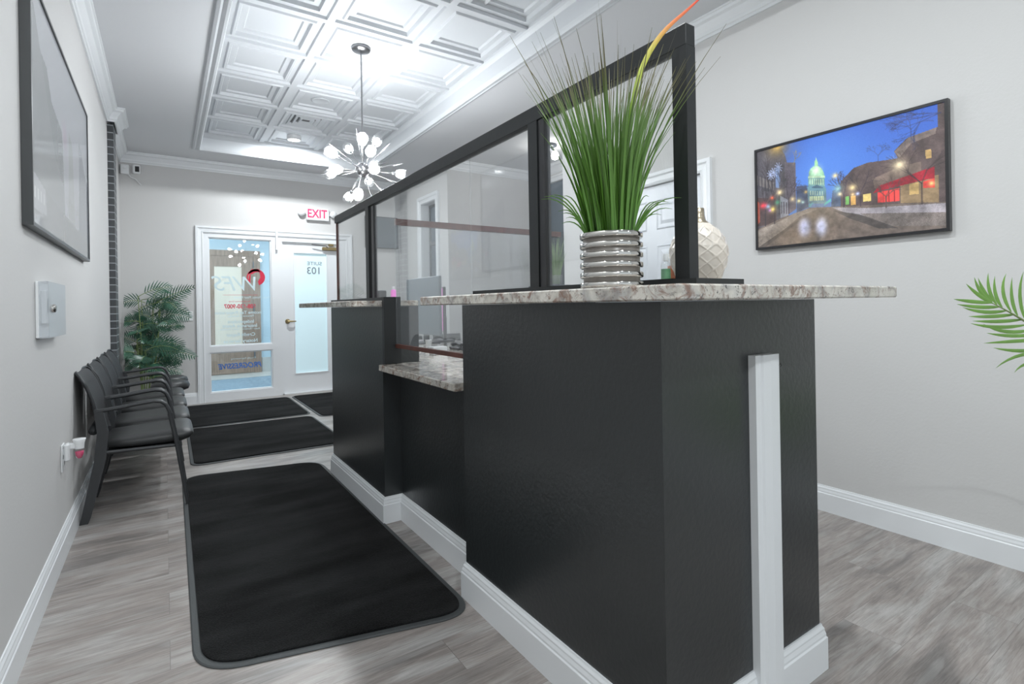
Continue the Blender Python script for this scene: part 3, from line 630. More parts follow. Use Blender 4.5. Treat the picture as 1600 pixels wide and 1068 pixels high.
# ================= WORK DESK ITEMS =================
def monitor(name,label,x,y0,y1,z0,z1,back,screen,base_z=.764,face=1):
    yc=(y0+y1)/2; m=thing(name,label,'monitor',(x,yc,base_z)); h0=z0-base_z; h1=z1-base_z; hy=(y1-y0)/2
    MB().box(-.012,.012,-hy,hy,h0,h1,.004).build('housing',back,m)
    MB().box(.0125*face-.001,.0125*face+.001,-hy+.01,hy-.01,h0+.012,h1-.010).build('screen',screen,m)
    MB().box(.01,.035,-.03,.03,.008,h0+.12,.003).build('stand',M['dark'],m)
    MB().box(-.07,.09,-.10,.10,0,.009,.002).build('foot',M['dark'],m)
    return m
monitor('desktop_monitor','large grey-blue flat monitor seen from behind at the low work desk',1.62,3.34,3.93,.83,1.255,M['screenback'],M['dark'])
m2=monitor('desktop_monitor','smaller monitor with magenta screen edge right of the large grey monitor',0,0,.44,.84,1.185,M['dark'],M['pink'],face=-1)
m2.location=(1.828,3.75,.764); m2.rotation_euler=(0,0,math.radians(-20.5))
def rest(o,x,y,lab,cat): o.location=(x,y,.7645); return tag(o,lab,cat)
rest(MB().lathe([(.018,0),(.022,.05),(.0235,.052),(.019,.05),(.016,.004),(.0005,.004)],n=20,cap=False).build('paper_cup',M['white']),1.46,3.20,'white cup on the granite desk before the monitors','cup')
rest(MB().box(-.03,.03,-.004,.004,0,.055).build('note_card',M['orange']),1.36,3.28,'orange note card standing on the desk left of the white cup','card')
rest(MB().lathe([(.0005,.024),(.018,.022),(.028,.012),(.03,0),(.0005,0)],n=20,cap=False).build('computer_mouse',M['dark']),1.44,2.96,'black computer mouse on the granite desk','mouse')
o=MB().box(-.05,.05,-.07,.07,0,.018,.004); 
ph=thing('desk_phone','black desk phone lying right of the computer mouse','phone',(1.56,2.93,.7645)); o.build('phone_body',M['dark'],ph)
MB().tube([(-.03,-.06,.030),(-.03,0,.038),(-.03,.06,.030)],.012,10).build('handset',M['dark'],ph)
rest(MB().box(-.045,.045,-.03,.03,0,.045,.003).build('tissue_box',M['white']),1.30,2.72,'small white box on the desk just inside the brown pane rail','box')
rest(MB().lathe([(.0005,.012),(.03,.012),(.034,.006),(.034,0),(.0005,0)],n=24,cap=False).build('black_coaster',M['dark']),1.13,2.68,'flat round black coaster on the ledge behind the end panel','coaster')
# partition with brown rail
dp=thing('desk_partition','clear desk partition with mahogany top rail and dark end panel','partition',(0,3.02,0))
MB().box(1.17,2.45,-.014,.014,1.535,1.572).build('top_rail',M['brown'],dp)
MB().box(1.19,2.30,-.003,.003,.766,1.536).build('pane',M['pane'],dp)
MB().box(2.30,2.50,-.02,.02,0,1.575).build('end_panel',M['slate'],dp) if False else MB().box(2.30,2.50,.016,.05,0,1.58).build('end_panel',M['slate'],dp)
MB().box(1.175,1.19,-.01,.01,.766,1.536).build('end_strip',M['pane'],dp)
sc=thing('file_cabinet','low dark cabinet holding the small grass plant behind the counter','cabinet',(2.33,2.86,0))
MB().box(-.20,.20,-.13,.13,0,1.17,.004).build('cabinet_body',M['slate'],sc)
for z in (.10,.62): d=MB().box(-.185,.185,-.145,-.131,z,z+.48,.003).build('drawer',M['slate'],sc); MB().box(-.05,.05,-.16,-.146,z+.36,z+.375).build('drawer_handle',M['nickel'],d)
g2=thing('potted_grass','small pale grass plant in a clear vase behind the screen','potted grass',(2.27,2.85,1.1705))
MB().lathe([(.035,0),(.04,.01),(.045,.07),(.043,.07),(.037,.008),(.0005,.006)],n=24,cap=False).build('glass_vase',M['clear'],g2)
mb=MB()
for k in range(90):
    a=random.uniform(0,2*PI); r=random.uniform(0,.03); h=random.uniform(.20,.33); s=random.uniform(.2,1)*.075
    blade(mb,(r*math.cos(a),r*math.sin(a),.01),(r*math.cos(a)+s*math.cos(a),r*math.sin(a)+s*math.sin(a),.02+h),0,.003,5)
mb.build('foliage',M['grass2'],g2)
# office chairs behind the desk
def office(x,y,label,rz):
    c=thing('office_chair',label,'chair',(x,y,0),rz,'office chairs behind the counter')
    mb=MB(); mb.loft([[(px,py,z) for px,py in roundrect(-.14+.0,.14,-.02-b_,.02-b_,.018)] for z,b_ in ((.50,0),(.56,.01),(.66,.015),(.73,.01),(.765,0))]); mb.build('backrest',M['mesh'],c)
    mb=MB().prism(roundrect(-.20,.20,.0,.40,.06),.38,.44,.012); mb.build('seat',M['vinyl'],c)
    MB().tube([(0,-.03,.56),(0,-.06,.42),(0,.10,.37)],.014,8).build('back_bar',M['steel'],c)
    MB().tube([(0,.2,.38),(0,.2,.08)],.022,10).build('gas_post',M['steel'],c)
    for k in range(5):
        a=2*PI*k/5; l=MB().tube([(0,.2,.09),(.22*math.cos(a),.2+.22*math.sin(a),.055)],[.018,.012],8).build('leg',M['steel'],c)
        MB().lathe([(.026,-.012),(.026,.012)],(.22*math.cos(a),.2+.22*math.sin(a),.027),14,axis=(math.sin(a),-math.cos(a),0)).build('caster',M['dark'],l)
office(1.84,4.45,'black office chair back just right of the counter end panel',math.radians(15))
office(2.32,4.66,'black office chair back beneath the magenta-edged monitor',math.radians(-10))

# ================= WALL THINGS =================
# --- painted pictures
def raster_picture(name,parent,W,H,img,origin,du,dv,m=None,rough=.25,coat=.6):
    """img: HxWx3 sRGB 0-255; a grid mesh coloured per cell"""
    o=Vector(origin); du=Vector(du); dv=Vector(dv)
    us=np.linspace(0,1,W); vs=np.linspace(0,1,H)
    verts=np.array(o)[None,None,:]+us[None,:,None]*np.array(du)+vs[:,None,None]*np.array(dv)
    idx=np.arange(W*H).reshape(H,W)
    faces=np.stack([idx[:-1,:-1],idx[1:,:-1],idx[1:,1:],idx[:-1,1:]],-1).reshape(-1,4)
    me=bpy.data.meshes.new(name); me.from_pydata(verts.reshape(-1,3).tolist(),[],faces.tolist())
    ca=me.color_attributes.new('print','FLOAT_COLOR','POINT'); c=np.clip(img/255.,0,1); lin=np.where(c<=.04045,c/12.92,((c+.055)/1.055)**2.4)
    buf=np.ones((H*W,4),dtype=np.float32); buf[:,:3]=lin.reshape(-1,3); ca.data.foreach_set('color',buf.ravel())
    mt=bpy.data.materials.new(name+'_print'); mt.use_nodes=True; nt=mt.node_tree; b=nt.nodes['Principled BSDF']; at=nt.nodes.new('ShaderNodeVertexColor'); at.layer_name='print'
    nt.links.new(at.outputs[0],b.inputs['Base Color']); b.inputs['Roughness'].default_value=.6; b.inputs['Coat Weight'].default_value=coat; b.inputs['Coat Roughness'].default_value=.04
    me.materials.append(mt); ob=bpy.data.objects.new(name,me); COL.objects.link(ob); ob.parent=parent; return ob
class Paint:
    def __init__(s,W,H,fmap=None):
        s.W,s.H=W,H; s.a=np.zeros((H,W,3)); s.X,s.Y=np.meshgrid(np.arange(W)/(W-1),np.arange(H)/(H-1)); s.map=fmap or (lambda p:p); s.asp=1.5; s.rng=np.random.RandomState(3)
    def poly(s,pts,col,al=1,jit=0):
        P=[s.map(p) for p in pts]; ins=np.zeros((s.H,s.W),bool); n=len(P)
        for i in range(n):
            x1,y1=P[i]; x2,y2=P[i-1]
            if y1==y2: continue
            c=((y1>s.Y)!=(y2>s.Y))&(s.X<(x2-x1)*(s.Y-y1)/(y2-y1)+x1); ins^=c
        col=np.array(col,float); s.a[ins]=s.a[ins]*(1-al)+col*al
        if jit: s.a[ins]+=s.rng.normal(0,jit,(ins.sum(),1))
    def glow(s,p,r,col,k=1,ry=None,pw=2):
        x,y=s.map(p); rx=r; ry=ry or r*s.asp; d=((s.X-x)/rx)**2+((s.Y-y)/ry)**2; w=(k*np.exp(-d**(pw/2)))[...,None]; w=np.clip(w,0,1); s.a=s.a*(1-w)+np.array(col,float)*w
    def line(s,p,q,wd,col,al=1):
        x1,y1=s.map(p); x2,y2=s.map(q); X=s.X; Y=s.Y/s.asp; y1/=s.asp; y2/=s.asp
        dx,dy=x2-x1,y2-y1; L=dx*dx+dy*dy+1e-9; t=np.clip(((X-x1)*dx+(Y-y1)*dy)/L,0,1); d=np.hypot(X-x1-t*dx,Y-y1-t*dy); w=(np.clip(1.3-d/wd,0,1)*al)[...,None]; s.a=s.a*(1-w)+np.array(col,float)*w
    def tree(s,p,h,col,depth=5,ang=-PI/2,wd=.004,al=.8):
        if depth==0: return
        q=(p[0]+h*math.cos(ang),p[1]+h*math.sin(ang)); s.line(p,q,wd,col,al)
        for k in range(3 if depth>2 else 2): s.tree(q,h*s.rng.uniform(.55,.8),col,depth-1,ang+s.rng.uniform(-.75,.75),wd*.72,al*.93)
def cropmap(p):
    x,y=p; t=(x-75)/(1240-75.); top=415+(85-415)*t; bot=1012+(880-1012)*t
    s=t*597/(795-t*198); return (s,(y-top)/(bot-top))
pc=thing('framed_city_picture','black framed picture of a snowy street with lit dome at dusk','picture',(XR,0,0))
PY0,PY1,PZ0,PZ1=.778,1.618,1.314,1.855
MB().box(-.022,-.002,PY0+.006,PY1-.006,PZ0+.006,PZ1-.006).build('backing_board',M['dark'],pc)
mb=MB()
for a in ((PY0,PY0+.012,PZ0,PZ1),(PY1-.012,PY1,PZ0,PZ1),(PY0+.012,PY1-.012,PZ0,PZ0+.012),(PY0+.012,PY1-.012,PZ1-.012,PZ1)): mb.box(-.028,-.001,*a)
mb.build('frame',M['dark'],pc)
p=Paint(430,280,cropmap)
g=p.Y[...,None]; sky=np.array([52,88,178])*(1-g)+np.array([84,132,208])*g
p.a[:]=sky; p.glow((640,470),.28,(88,140,222),.6); p.glow((90,450),.16,(60,70,105),.7)
p.glow((250,400),.12,(80,80,100),.5)
for k in range(14): p.tree((470+18*k if k<5 else 640+22*k,690-(k%3)*10),34,(58,70,105),5,wd=.0022,al=.55)
# capitol
B=(120,168,178); 
p.poly([(528,600),(545,588),(650,590),(660,610),(660,705),(528,708)],(96,140,158))
p.poly([(534,535),(650,528),(652,590),(532,592)],(118,162,160)); 
for k in range(7): p.poly([(546+k*15,545),(552+k*15,545),(552+k*15,582),(546+k*15,582)],(196,222,190))
for k in range(6): p.poly([(546+k*17,625),(553+k*17,622),(553+k*17,650),(546+k*17,652)],(176,205,190))
p.poly([(541,660),(642,655),(642,682),(541,690)],(208,230,180)); 
for k in range(6): p.poly([(550+k*16,655),(555+k*16,655),(555+k*16,690),(550+k*16,690)],(100,140,140))
p.poly([(538,530),(541,500),(555,478),(575,464),(594,460),(615,464),(633,478),(645,502),(650,528)],(150,205,165))
p.glow((594,492),.026,(238,255,225),.95,.045); p.poly([(581,462),(583,432),(590,420),(598,420),(604,432),(607,460)],(160,210,160)); p.poly([(590,422),(592,405),(595,405),(597,422)],(170,205,160))
p.poly([(560,598),(597,585),(640,598),(640,606),(560,606)],(70,105,130)); p.poly([(535,528),(652,522),(652,536),(533,542)],(190,220,185))
p.poly([(520,725),(560,700),(570,700),(545,732)],(90,190,210)); p.poly([(650,700),(690,670),(690,690),(640,720)],(80,200,200))
# left side buildings
p.poly([(66,415),(300,350),(350,405),(372,470),(372,800),(66,900)],(80,76,84),1,3)
p.poly([(66,560),(245,590),(245,640),(66,620)],(126,118,116),.8)
p.poly([(345,452),(436,446),(438,745),(345,800)],(96,88,98),1,3)
for k in range(6): p.poly([(356+k*13,500),(361+k*13,500),(361+k*13,690),(356+k*13,690)],(74,66,78),.8)
for k in range(5): p.poly([(85+k*33,560),(98+k*33,560),(98+k*33,650),(85+k*33,650)],(58,54,64),.8)
p.poly([(66,700),(260,690),(260,850),(66,880)],(70,54,56)); p.poly([(300,668),(368,690),(370,790),(300,812)],(138,140,152))
for k in range(3): p.poly([(306+k*22,705),(318+k*22,708),(318+k*22,780),(306+k*22,784)],(84,80,90))
p.poly([(66,720),(95,730),(100,850),(66,870)],(150,72,58)); p.poly([(262,490),(300,480),(300,620),(262,620)],(118,150,205),.7)
p.poly([(440,600),(520,590),(535,730),(440,770)],(60,70,98),.9)
# right side buildings
p.poly([(752,560),(830,472),(905,440),(1052,420),(1035,372),(1090,296),(1215,238),(1215,90),(1245,85),(1245,730),(750,735)],(88,73,72),1,3)
p.poly([(1035,378),(1100,290),(1210,240),(1205,280),(1110,330),(1060,415)],(128,112,106)); p.poly([(930,545),(1070,470),(1150,450),(1150,540),(940,610)],(122,104,94),.8)
p.poly([(1060,590),(1215,540),(1215,715),(1060,710)],(142,118,88)); p.poly([(1165,380),(1188,375),(1190,430),(1168,435)],(190,155,100))
p.poly([(930,642),(962,592),(1200,485),(1200,560),(1120,580),(960,628)],(160,28,46),1,4); p.poly([(1155,580),(1200,560),(1200,620),(1155,620)],(215,60,55))
p.poly([(955,635),(1056,612),(1056,695),(955,702)],(232,66,62)); 
for k in range(3): p.poly([(980+k*26,625),(984+k*26,625),(984+k*26,700),(980+k*26,700)],(130,24,34))
p.poly([(880,645),(920,640),(920,690),(880,692)],(235,205,125)); p.poly([(1100,590),(1138,580),(1138,655),(1100,660)],(205,170,110)); p.poly([(780,660),(800,655),(800,710),(780,712)],(110,170,90)); p.poly([(812,655),(840,650),(840,712),(812,714)],(210,160,90))
p.poly([(700,620),(752,600),(752,725),(690,728)],(70,84,110),.9)
# ground
p.poly([(66,900),(300,815),(540,735),(700,725),(1245,715),(1245,890),(66,1025)],(112,99,92))
p.poly([(70,905),(300,830),(420,775),(540,740),(600,742),(470,790),(320,890),(75,1010)],(150,138,130),1,9)
p.poly([(690,728),(900,735),(1245,722),(1245,790),(960,800),(780,765)],(158,150,156),1,8); p.poly([(860,770),(1245,780),(1245,865),(1000,855)],(118,108,104),1,9)
p.poly([(75,1010),(300,900),(480,800),(500,800),(330,905),(150,1005)],(80,72,68),.75); p.poly([(700,748),(860,775),(1050,870),(960,870),(800,800)],(66,62,62),.7)
p.glow((600,760),.10,(140,124,104),.6); p.glow((450,930),.2,(124,104,82),.5)
p.glow((500,862),.036,(205,205,235),.9,.085,3); p.glow((622,858),.033,(215,215,242),.95,.085,3)
for k,(x,y,h,c_) in enumerate([(245,850,150,(52,44,50)),(155,870,90,(48,42,48)),(375,780,95,(62,54,64)),(1150,720,130,(58,46,48)),(865,720,85,(60,50,58)),(770,725,75,(56,48,60)),(995,735,70,(88,70,66)),(290,790,110,(66,62,64))]): p.tree((x,y),h,c_,5,wd=.0042,al=.75)
for a in (2.6,2.9,3.2): p.tree((1225,150),90,(50,56,96),5,ang=a,wd=.003,al=.7)
p.tree((1110,300),60,(56,64,104),6,wd=.0026,al=.7); p.tree((960,440),45,(58,66,104),6,wd=.0022,al=.6); p.tree((420,460),40,(150,130,80),4,ang=-1.2,wd=.003,al=.6)
for x,y,r,c_ in [(1057,463,.030,(255,232,190)),(718,522,.013,(255,215,140)),(822,598,.019,(255,225,165)),(745,642,.012,(255,230,180)),(850,640,.009,(190,200,255)),(822,645,.010,(255,210,150)),(297,648,.019,(255,225,170)),(408,683,.013,(255,225,170)),(460,693,.012,(250,235,170)),(515,633,.009,(230,190,110)),(1187,593,.012,(255,225,140)),(490,700,.009,(200,230,220)),(285,352,.05,(225,180,90)),(130,745,.018,(235,60,70)),(158,742,.012,(245,70,90)),(184,746,.014,(190,215,255)),(203,768,.009,(150,80,220)),(230,760,.018,(240,210,110)),(275,712,.014,(80,150,110)),(225,688,.012,(210,90,60)),(735,605,.02,(150,190,190))]:
    p.glow((x,y),r,c_,1,None,1.5)
for cx_,cy_ in ((245,525),(290,488),(212,545)):
    for k in range(9):
        a=k*.7; p.line((cx_,cy_),(cx_+34*math.cos(a),cy_+30*math.sin(a)),.0035,(178,190,228),.8)
def fbm(H,W,rng,sc):
    out=np.zeros((H,W)); amp=1
    for o in range(4):
        n=int(sc*2**o); g_=rng.rand(n+2,int(n*1.5)+2); yy=np.linspace(0,n,H); xx=np.linspace(0,int(n*1.5),W); yi=yy.astype(int); xi=xx.astype(int); fy_=(yy-yi)[:,None]; fx_=(xx-xi)[None,:]
        out+=amp*((g_[yi][:,xi]*(1-fx_)+g_[yi][:,xi+1]*fx_)*(1-fy_)+(g_[yi+1][:,xi]*(1-fx_)+g_[yi+1][:,xi+1]*fx_)*fy_); amp*=.65
    return (out-out.mean())/out.std()
nz=fbm(280,430,p.rng,14)[...,None]; isky=(p.a[...,2:3]>150)&(p.a[...,0:1]<110)
p.a=np.where(isky,p.a*1.10+6,p.a*(1+.08*nz)*1.04+5); p.a+=p.rng.normal(0,2.2,(280,430,1))
raster_picture('print',pc,430,280,p.a,(-.0235,PY1-.012,PZ1-.012),(0,-(PY1-PY0-.024),0),(0,0,-(PZ1-PZ0-.024)),rough=.3)
for yy in (1.49,.93): MB().box(-.012,-.001,yy-.012,yy+.012,PZ1,PZ1+.006).build('wall_clip',M['white'],pc)
# left wall picture
lp=thing('framed_grey_picture','large dark framed pale grey city print on the left wall','picture',(XL,0,0))
QY0,QY1,QZ0,QZ1=2.245,3.77,1.322,2.15
MB().box(.002,.022,QY0+.006,QY1-.006,QZ0+.006,QZ1-.006).build('backing_board',M['dark'],lp)
mb=MB()
for a in ((QY0,QY0+.012,QZ0,QZ1),(QY1-.012,QY1,QZ0,QZ1),(QY0+.012,QY1-.012,QZ0,QZ0+.012),(QY0+.012,QY1-.012,QZ1-.012,QZ1)): mb.box(.001,.029,*a)
mb.build('frame',M['frame'],lp)
p=Paint(260,150,lambda q:q); p.asp=1.8
p.a[:]=np.array([186,188,194])*(1-g[:150,:1]*0)+0; p.a-= (p.Y[...,None]*14)  # pale low-contrast greys include glass glare painted into the print
p.poly([(0,.02),(.06,.10),(.12,.22),(.20,.24),(.26,.36),(.42,.42),(.44,.60),(.46,.92),(0,.95)],(142,145,147)); p.poly([(.12,.22),(.20,.24),(.26,.36),(.42,.42),(.44,.70),(.30,.60)],(134,138,140))
p.poly([(.78,.30),(.90,.42),(1,.5),(1,.95),(.74,.95)],(138,142,150)); p.poly([(.55,.35),(.62,.40),(.66,.9),(.52,.9)],(158,160,160),.6)
p.poly([(0,.80),(.5,.85),(1,.88),(1,1),(0,1)],(138,140,142)); p.poly([(0,.78),(.16,.82),(.17,.93),(0,.94)],(170,172,176)); 
for k in range(4): p.poly([(.03+k*.035,.84),(.04+k*.035,.84),(.04+k*.035,.89),(.03+k*.035,.89)],(205,205,210))
p.glow((.47,.42),.04,(188,158,180),.5)
for k in range(9): p.tree((.5+.035*k,.9),.07,(150,152,152),4,wd=.003,al=.5)
raster_picture('print',lp,260,150,p.a,(.024,QY0+.012,QZ1-.012),(0,QY1-QY0-.024,0),(0,0,-(QZ1-QZ0-.024)),coat=1.0)
# thermostat with clear cover
th=thing('thermostat_guard','white wall thermostat under a clear locking cover on the left wall','thermostat',(XL,2.43,.95))
MB().box(.0005,.010,.0,.37,-.0,.20,.002).build('back_plate',M['white'],th)
MB().box(.010,.026,.03,.22,.05,.17,.003).build('thermostat_body',M['white'],th)
MB().box(.0262,.0268,.05,.13,.09,.14).build('display',M['ink_g'],th)
M['cover']=pane_mat('cloudy_clear_cover',(.95,.96,.97),.22,(.8,.82,.84),.03,rough=.35)
mb=MB().box(.0345,.037,0,.37,0,.20).box(.010,.0345,.0,.003,0,.20).box(.010,.0345,.367,.37,0,.20).box(.010,.0345,.003,.367,0,.003).box(.010,.0345,.003,.367,.197,.20); mb.build('clear_cover',M['cover'],th)
MB().lathe([(.014,.036),(.014,.046),(.010,.049),(.0005,.049)],(0,.05,.10),20,axis=(1,0,0)) 
MB().lathe([(.015,.0),(.015,.009),(.010,.012),(.0005,.012)],(.037,.06,.105),20,axis=(1,0,0)).build('lock',M['chrome'],th)
# outlet with plug-in freshener
ot=thing('wall_outlet','white outlet plate low on the left wall by the first chair','outlet',(XL,2.90,.36))
MB().box(.0005,.006,-.0,.075,0,.115,.002).build('cover_plate',M['white'],ot)
for z in (.025,.07): MB().box(.006,.008,.022,.053,z,z+.028,.001).build('socket',M['white'],ot)
af=thing('plug_in_freshener','white plug-in air freshener with magenta liquid on the left wall outlet','air freshener',(XL+.0085,2.938,.43))
MB().box(0,.020,-.022,.022,-.03,.045,.006).box(.015,.045,-.010,.010,.02,.045,.003).build('plug_body',M['white'],af)
MB().lathe([(.017,.018),(.018,.04),(.0235,.058),(.022,.060),(.0005,.055)],(.05,0,0),24,cap=False).build('cap',M['white'],af)
MB().lathe([(.0005,-.028),(.009,-.026),(.015,-.010),(.0168,.010),(.0165,.018)],(.05,0,0),24,cap=False).build('reservoir',M['clear'],af)
MB().lathe([(.0005,-.026),(.008,-.024),(.014,-.009),(.0155,.006),(.0005,.006)],(.05,0,0),24,cap=False).build('liquid',M['wick'],af)
# light switch plate
ls=thing('light_switch','white double light switch plate beside the entry sidelight','light switch',(.205,YB,.975))
MB().box(-.055,.055,-.006,-.0005,-.052,.052,.002).build('cover_plate',M['white'],ls)
for x in (-.025,.025): MB().box(x-.005,x+.005,-.014,-.006,-.012,.012,.001).build('toggle',M['white'],ls)
# security camera
cb=thing('junction_box','white alarm junction box in the top left corner','junction box',(-.325,YB,2.47)); MB().box(-.035,.035,-.045,-.0005,0,.095,.004).build('box_body',M['white'],cb); MB().box(-.012,.012,-.052,-.045,.05,.07,.002).build('button',M['white'],cb)
MB().tube([(.03,-.02,.0),(.05,-.02,-.03),(.09,-.02,-.045),(.12,-.025,-.08),(.135,-.02,-.10)],.006,8).build('cable',M['white'],cb)
sc=thing('security_camera','small white security camera with black lens beside the corner box','camera',(-.225,YB,2.48))
MB().box(-.035,.035,-.055,-.020,-.0,.095,.010).build('housing',M['white'],sc); MB().box(-.012,.024,-.058,-.0555,.018,.075,.001).build('lens',M['dark'],sc); MB().tube([(0,-.02,.04),(0,-.0005,.04)],.012,10).build('bracket',M['white'],sc)
# exit sign
ex=thing('exit_sign','white EXIT sign with red letters and two round lamps above the entry door','exit sign',(1.605,YB,2.205))
MB().box(-.135,.135,-.045,-.0005,-.078,.078,.006).build('housing',M['white'],ex)
text('lettering','EXIT',.145,(-.01,-.0465,.0),M['red'],ex,'S',bold=.003,wide=.80)
MB().box(.085,.13,-.0475,-.045,-.055,.02).build('directional_knockout',M['white'],ex)
for s in (-1,1):
    MB().lathe([(.0005,.0),(.036,.0),(.044,.018),(.042,.045),(.0005,.050)],(s*.19,-.005,.01),24,axis=(0,-1,0)).build('lamp_head',M['white'],ex)
    MB().tube([(s*.134,-.02,.0),(s*.16,-.02,.005)],.010,8).build('lamp_arm',M['white'],ex)
# television on the back wall
tv=thing('wall_television','dark flat television on the back wall right of the entry door','television',(2.42,YB,2.03))
MB().box(-.225,.225,-.045,-.02,-.21,.21,.003).build('bezel',M['dark'],tv); MB().box(-.215,.215,-.0465,-.045,-.20,.20).build('screen',M['screenback'],tv); MB().box(-.08,.08,-.02,-.0005,-.08,.08).build('wall_bracket',M['dark'],tv)

# ================= MATS =================
def mat_thing(c,label,name='floor_mat',r=.09):
    m=thing(name,label,'floor mat',(0,0,0),0,'black entrance mats')
    P=roundquad(c,r,10); Q=inset(P,.026)
    MB().loft([[(x,y,.001) for x,y in P],[(x,y,.0035) for x,y in P],[(x,y,.006) for x,y in inset(P,.004)],[(x,y,.006) for x,y in Q]]).build('rubber_border',M['rubber'],m)
    R=inset(P,.022); n=len(R); rng=random.Random(1)
    MB().loft([[(x,y,.005) for x,y in R],[(x,y,.011) for x,y in R],[(x,y,.0125) for x,y in inset(R,.004)]]).build('carpet_pile',M['pile'],m)
mat_thing([(.055,1.735),(.868,1.535),(.862,3.68),(.075,3.84)],r=.14,label='large black carpet mat in the foreground beside the counter')
mat_thing([(.13,4.07),(1.17,4.04),(1.17,5.26),(.14,5.33)],'middle black carpet mat between the foreground mat and the entry mats')
mat_thing([(.12,5.37),(1.19,5.36),(1.20,6.55),(.15,6.62)],'black carpet mat in front of the entry sidelight window')
mat_thing([(1.225,5.15),(2.30,5.15),(2.30,6.52),(1.225,6.58)],'black carpet mat in front of the entry door partly behind the counter')

# ================= WAITING CHAIRS =================
def make_chair(label):
    c=thing('waiting_chair',label,'chair',(0,0,0),0,'black waiting chairs along the left wall')
    W=.225   # half width; chair faces +X, origin under the wall side, y centre
    for s in (-1,1):
        y=s*W
        MB().loft([[(x-.012,y-.011,z),(x+wd,y-.011,z),(x+wd,y+.011,z),(x-.012,y+.011,z)] for x,z,wd in ((-.345,.0,.022),(-.338,.03,.026),(-.285,.30,.034),(-.272,.44,.034),(-.283,.555,.022))]).build('rear_leg',M['steel'],c)
        fl=MB().tube([(.020,y,.500),(.045,y,.36),(.094,y,.004)],[.0125,.012,.0095],10).build('front_leg',M['steel'],c)
        MB().tube([(-.285,y,.545),(-.20,y,.553),(-.10,y,.566),(-.05,y,.571),(-.02,y,.566),(.002,y,.548),(.014,y,.520),(.020,y,.500)],[.013]*8,10,flat=.75).build('armrest',M['steel'],c)
    # seat cushion: front nose rounded
    rings=[]
    for (x,zb,zt,hw) in ((-.262,.352,.372,.165),(-.25,.340,.388,.185),(-.15,.330,.392,.198),(0,.326,.398,.203),(.07,.328,.402,.203),(.105,.340,.398,.198),(.122,.356,.386,.185),(.127,.368,.374,.170)):
        ring=[]; m=10
        h=(zt-zb)/2; zc=(zt+zb)/2
        for k in range(4*m//2):
            a=2*PI*k/(2*m); ca,sa=math.cos(a),math.sin(a)
            yy=hw*math.copysign(abs(ca)**.35,ca); zz=zc+h*math.copysign(abs(sa)**.7,sa)+.006*(1-(yy/hw)**2 if hw else 0)
            ring.append((x,yy,zz))
        rings.append(ring)
    MB().loft(rings,smooth=True).build('seat',M['vinyl'],c)
    MB().box(-.25,.06,-.2,.2,.318,.330,.003).build('seat_frame',M['steel'],c)
    for s in (-1,1): MB().tube([(-.27,s*.215,.335),(.045,s*.215,.325)],.009,8).build('side_rail',M['steel'],c)
    # backrest: curved panel
    rings=[]; 
    for (x,z,hw,t) in ((-.262,.405,.185,.010),(-.270,.44,.198,.014),(-.283,.52,.206,.015),(-.300,.60,.210,.014),(-.322,.67,.212,.013),(-.345,.718,.212,.012),(-.358,.735,.205,.008)):
        ring=[]; n=16
        for k in range(n+1): u=-1+2*k/n; ring.append((x-.022*(1-u*u)*1.0+t*.5,u*hw,z-.012*abs(u)**6))
        for k in range(n+1): u=1-2*k/n; ring.append((x-.022*(1-u*u)*1.0-t*.5,u*hw,z-.012*abs(u)**6))
        rings.append(ring)
    b=MB().loft(rings,smooth=True).build('backrest',M['mesh'],c)
    mb=MB()
    pts=[(x-.0,-hw-.004,z) for (x,z,hw) in ((-.268,.43,.198),(-.283,.52,.206),(-.300,.60,.210),(-.322,.67,.212),(-.350,.722,.210))]+[(x-.0,hw+.004,z) for (x,z,hw) in ((-.350,.722,.210),(-.322,.67,.212),(-.300,.60,.210),(-.283,.52,.206),(-.268,.43,.198))]
    left=pts[:5]; top=[(-.362-.020*(1-u*u),u*.205,.737) for u in [-.95,-.6,-.2,.2,.6,.95]]; right=pts[5:]
    mb.tube(left+top+right,.0065,8); mb.build('back_frame',M['steel'],c)
    MB().lathe([(.0005,-.20),(.022,-.19),(.022,.19),(.0005,.20)],(-.30,0,.445),12,axis=(0,1,0)).build('lumbar_bar',M['steel'],c)
    return c
c0=make_chair('nearest black waiting chair, first in the row along the left wall')
c0.location=(-.003,3.525,0)
for k,lb in enumerate(['second black waiting chair from the front along the left wall','third black waiting chair from the front along the left wall','fourth black waiting chair, last before the brick pilaster']):
    dup(c0,(-.003,3.525+.497*(k+1),0),0,lb)
def stool(y,lb):
    s=thing('padded_stool',lb,'stool',(.035,y,0),0,'low black stools beyond the chairs')
    MB().lathe([(.0005,.412),(.10,.408),(.138,.392),(.150,.362),(.140,.332),(.10,.318),(.0005,.318)],n=28,cap=False).build('seat',M['vinyl'],s)
    for k in range(4):
        a=PI/4+k*PI/2; MB().tube([(.07*math.cos(a),.07*math.sin(a),.34),(.11*math.cos(a),.11*math.sin(a),.002)],.010,8).build('leg',M['steel'],s)
stool(5.62,'low black padded seat just beyond the last waiting chair'); stool(6.03,'low black padded seat farthest back beside the palm')

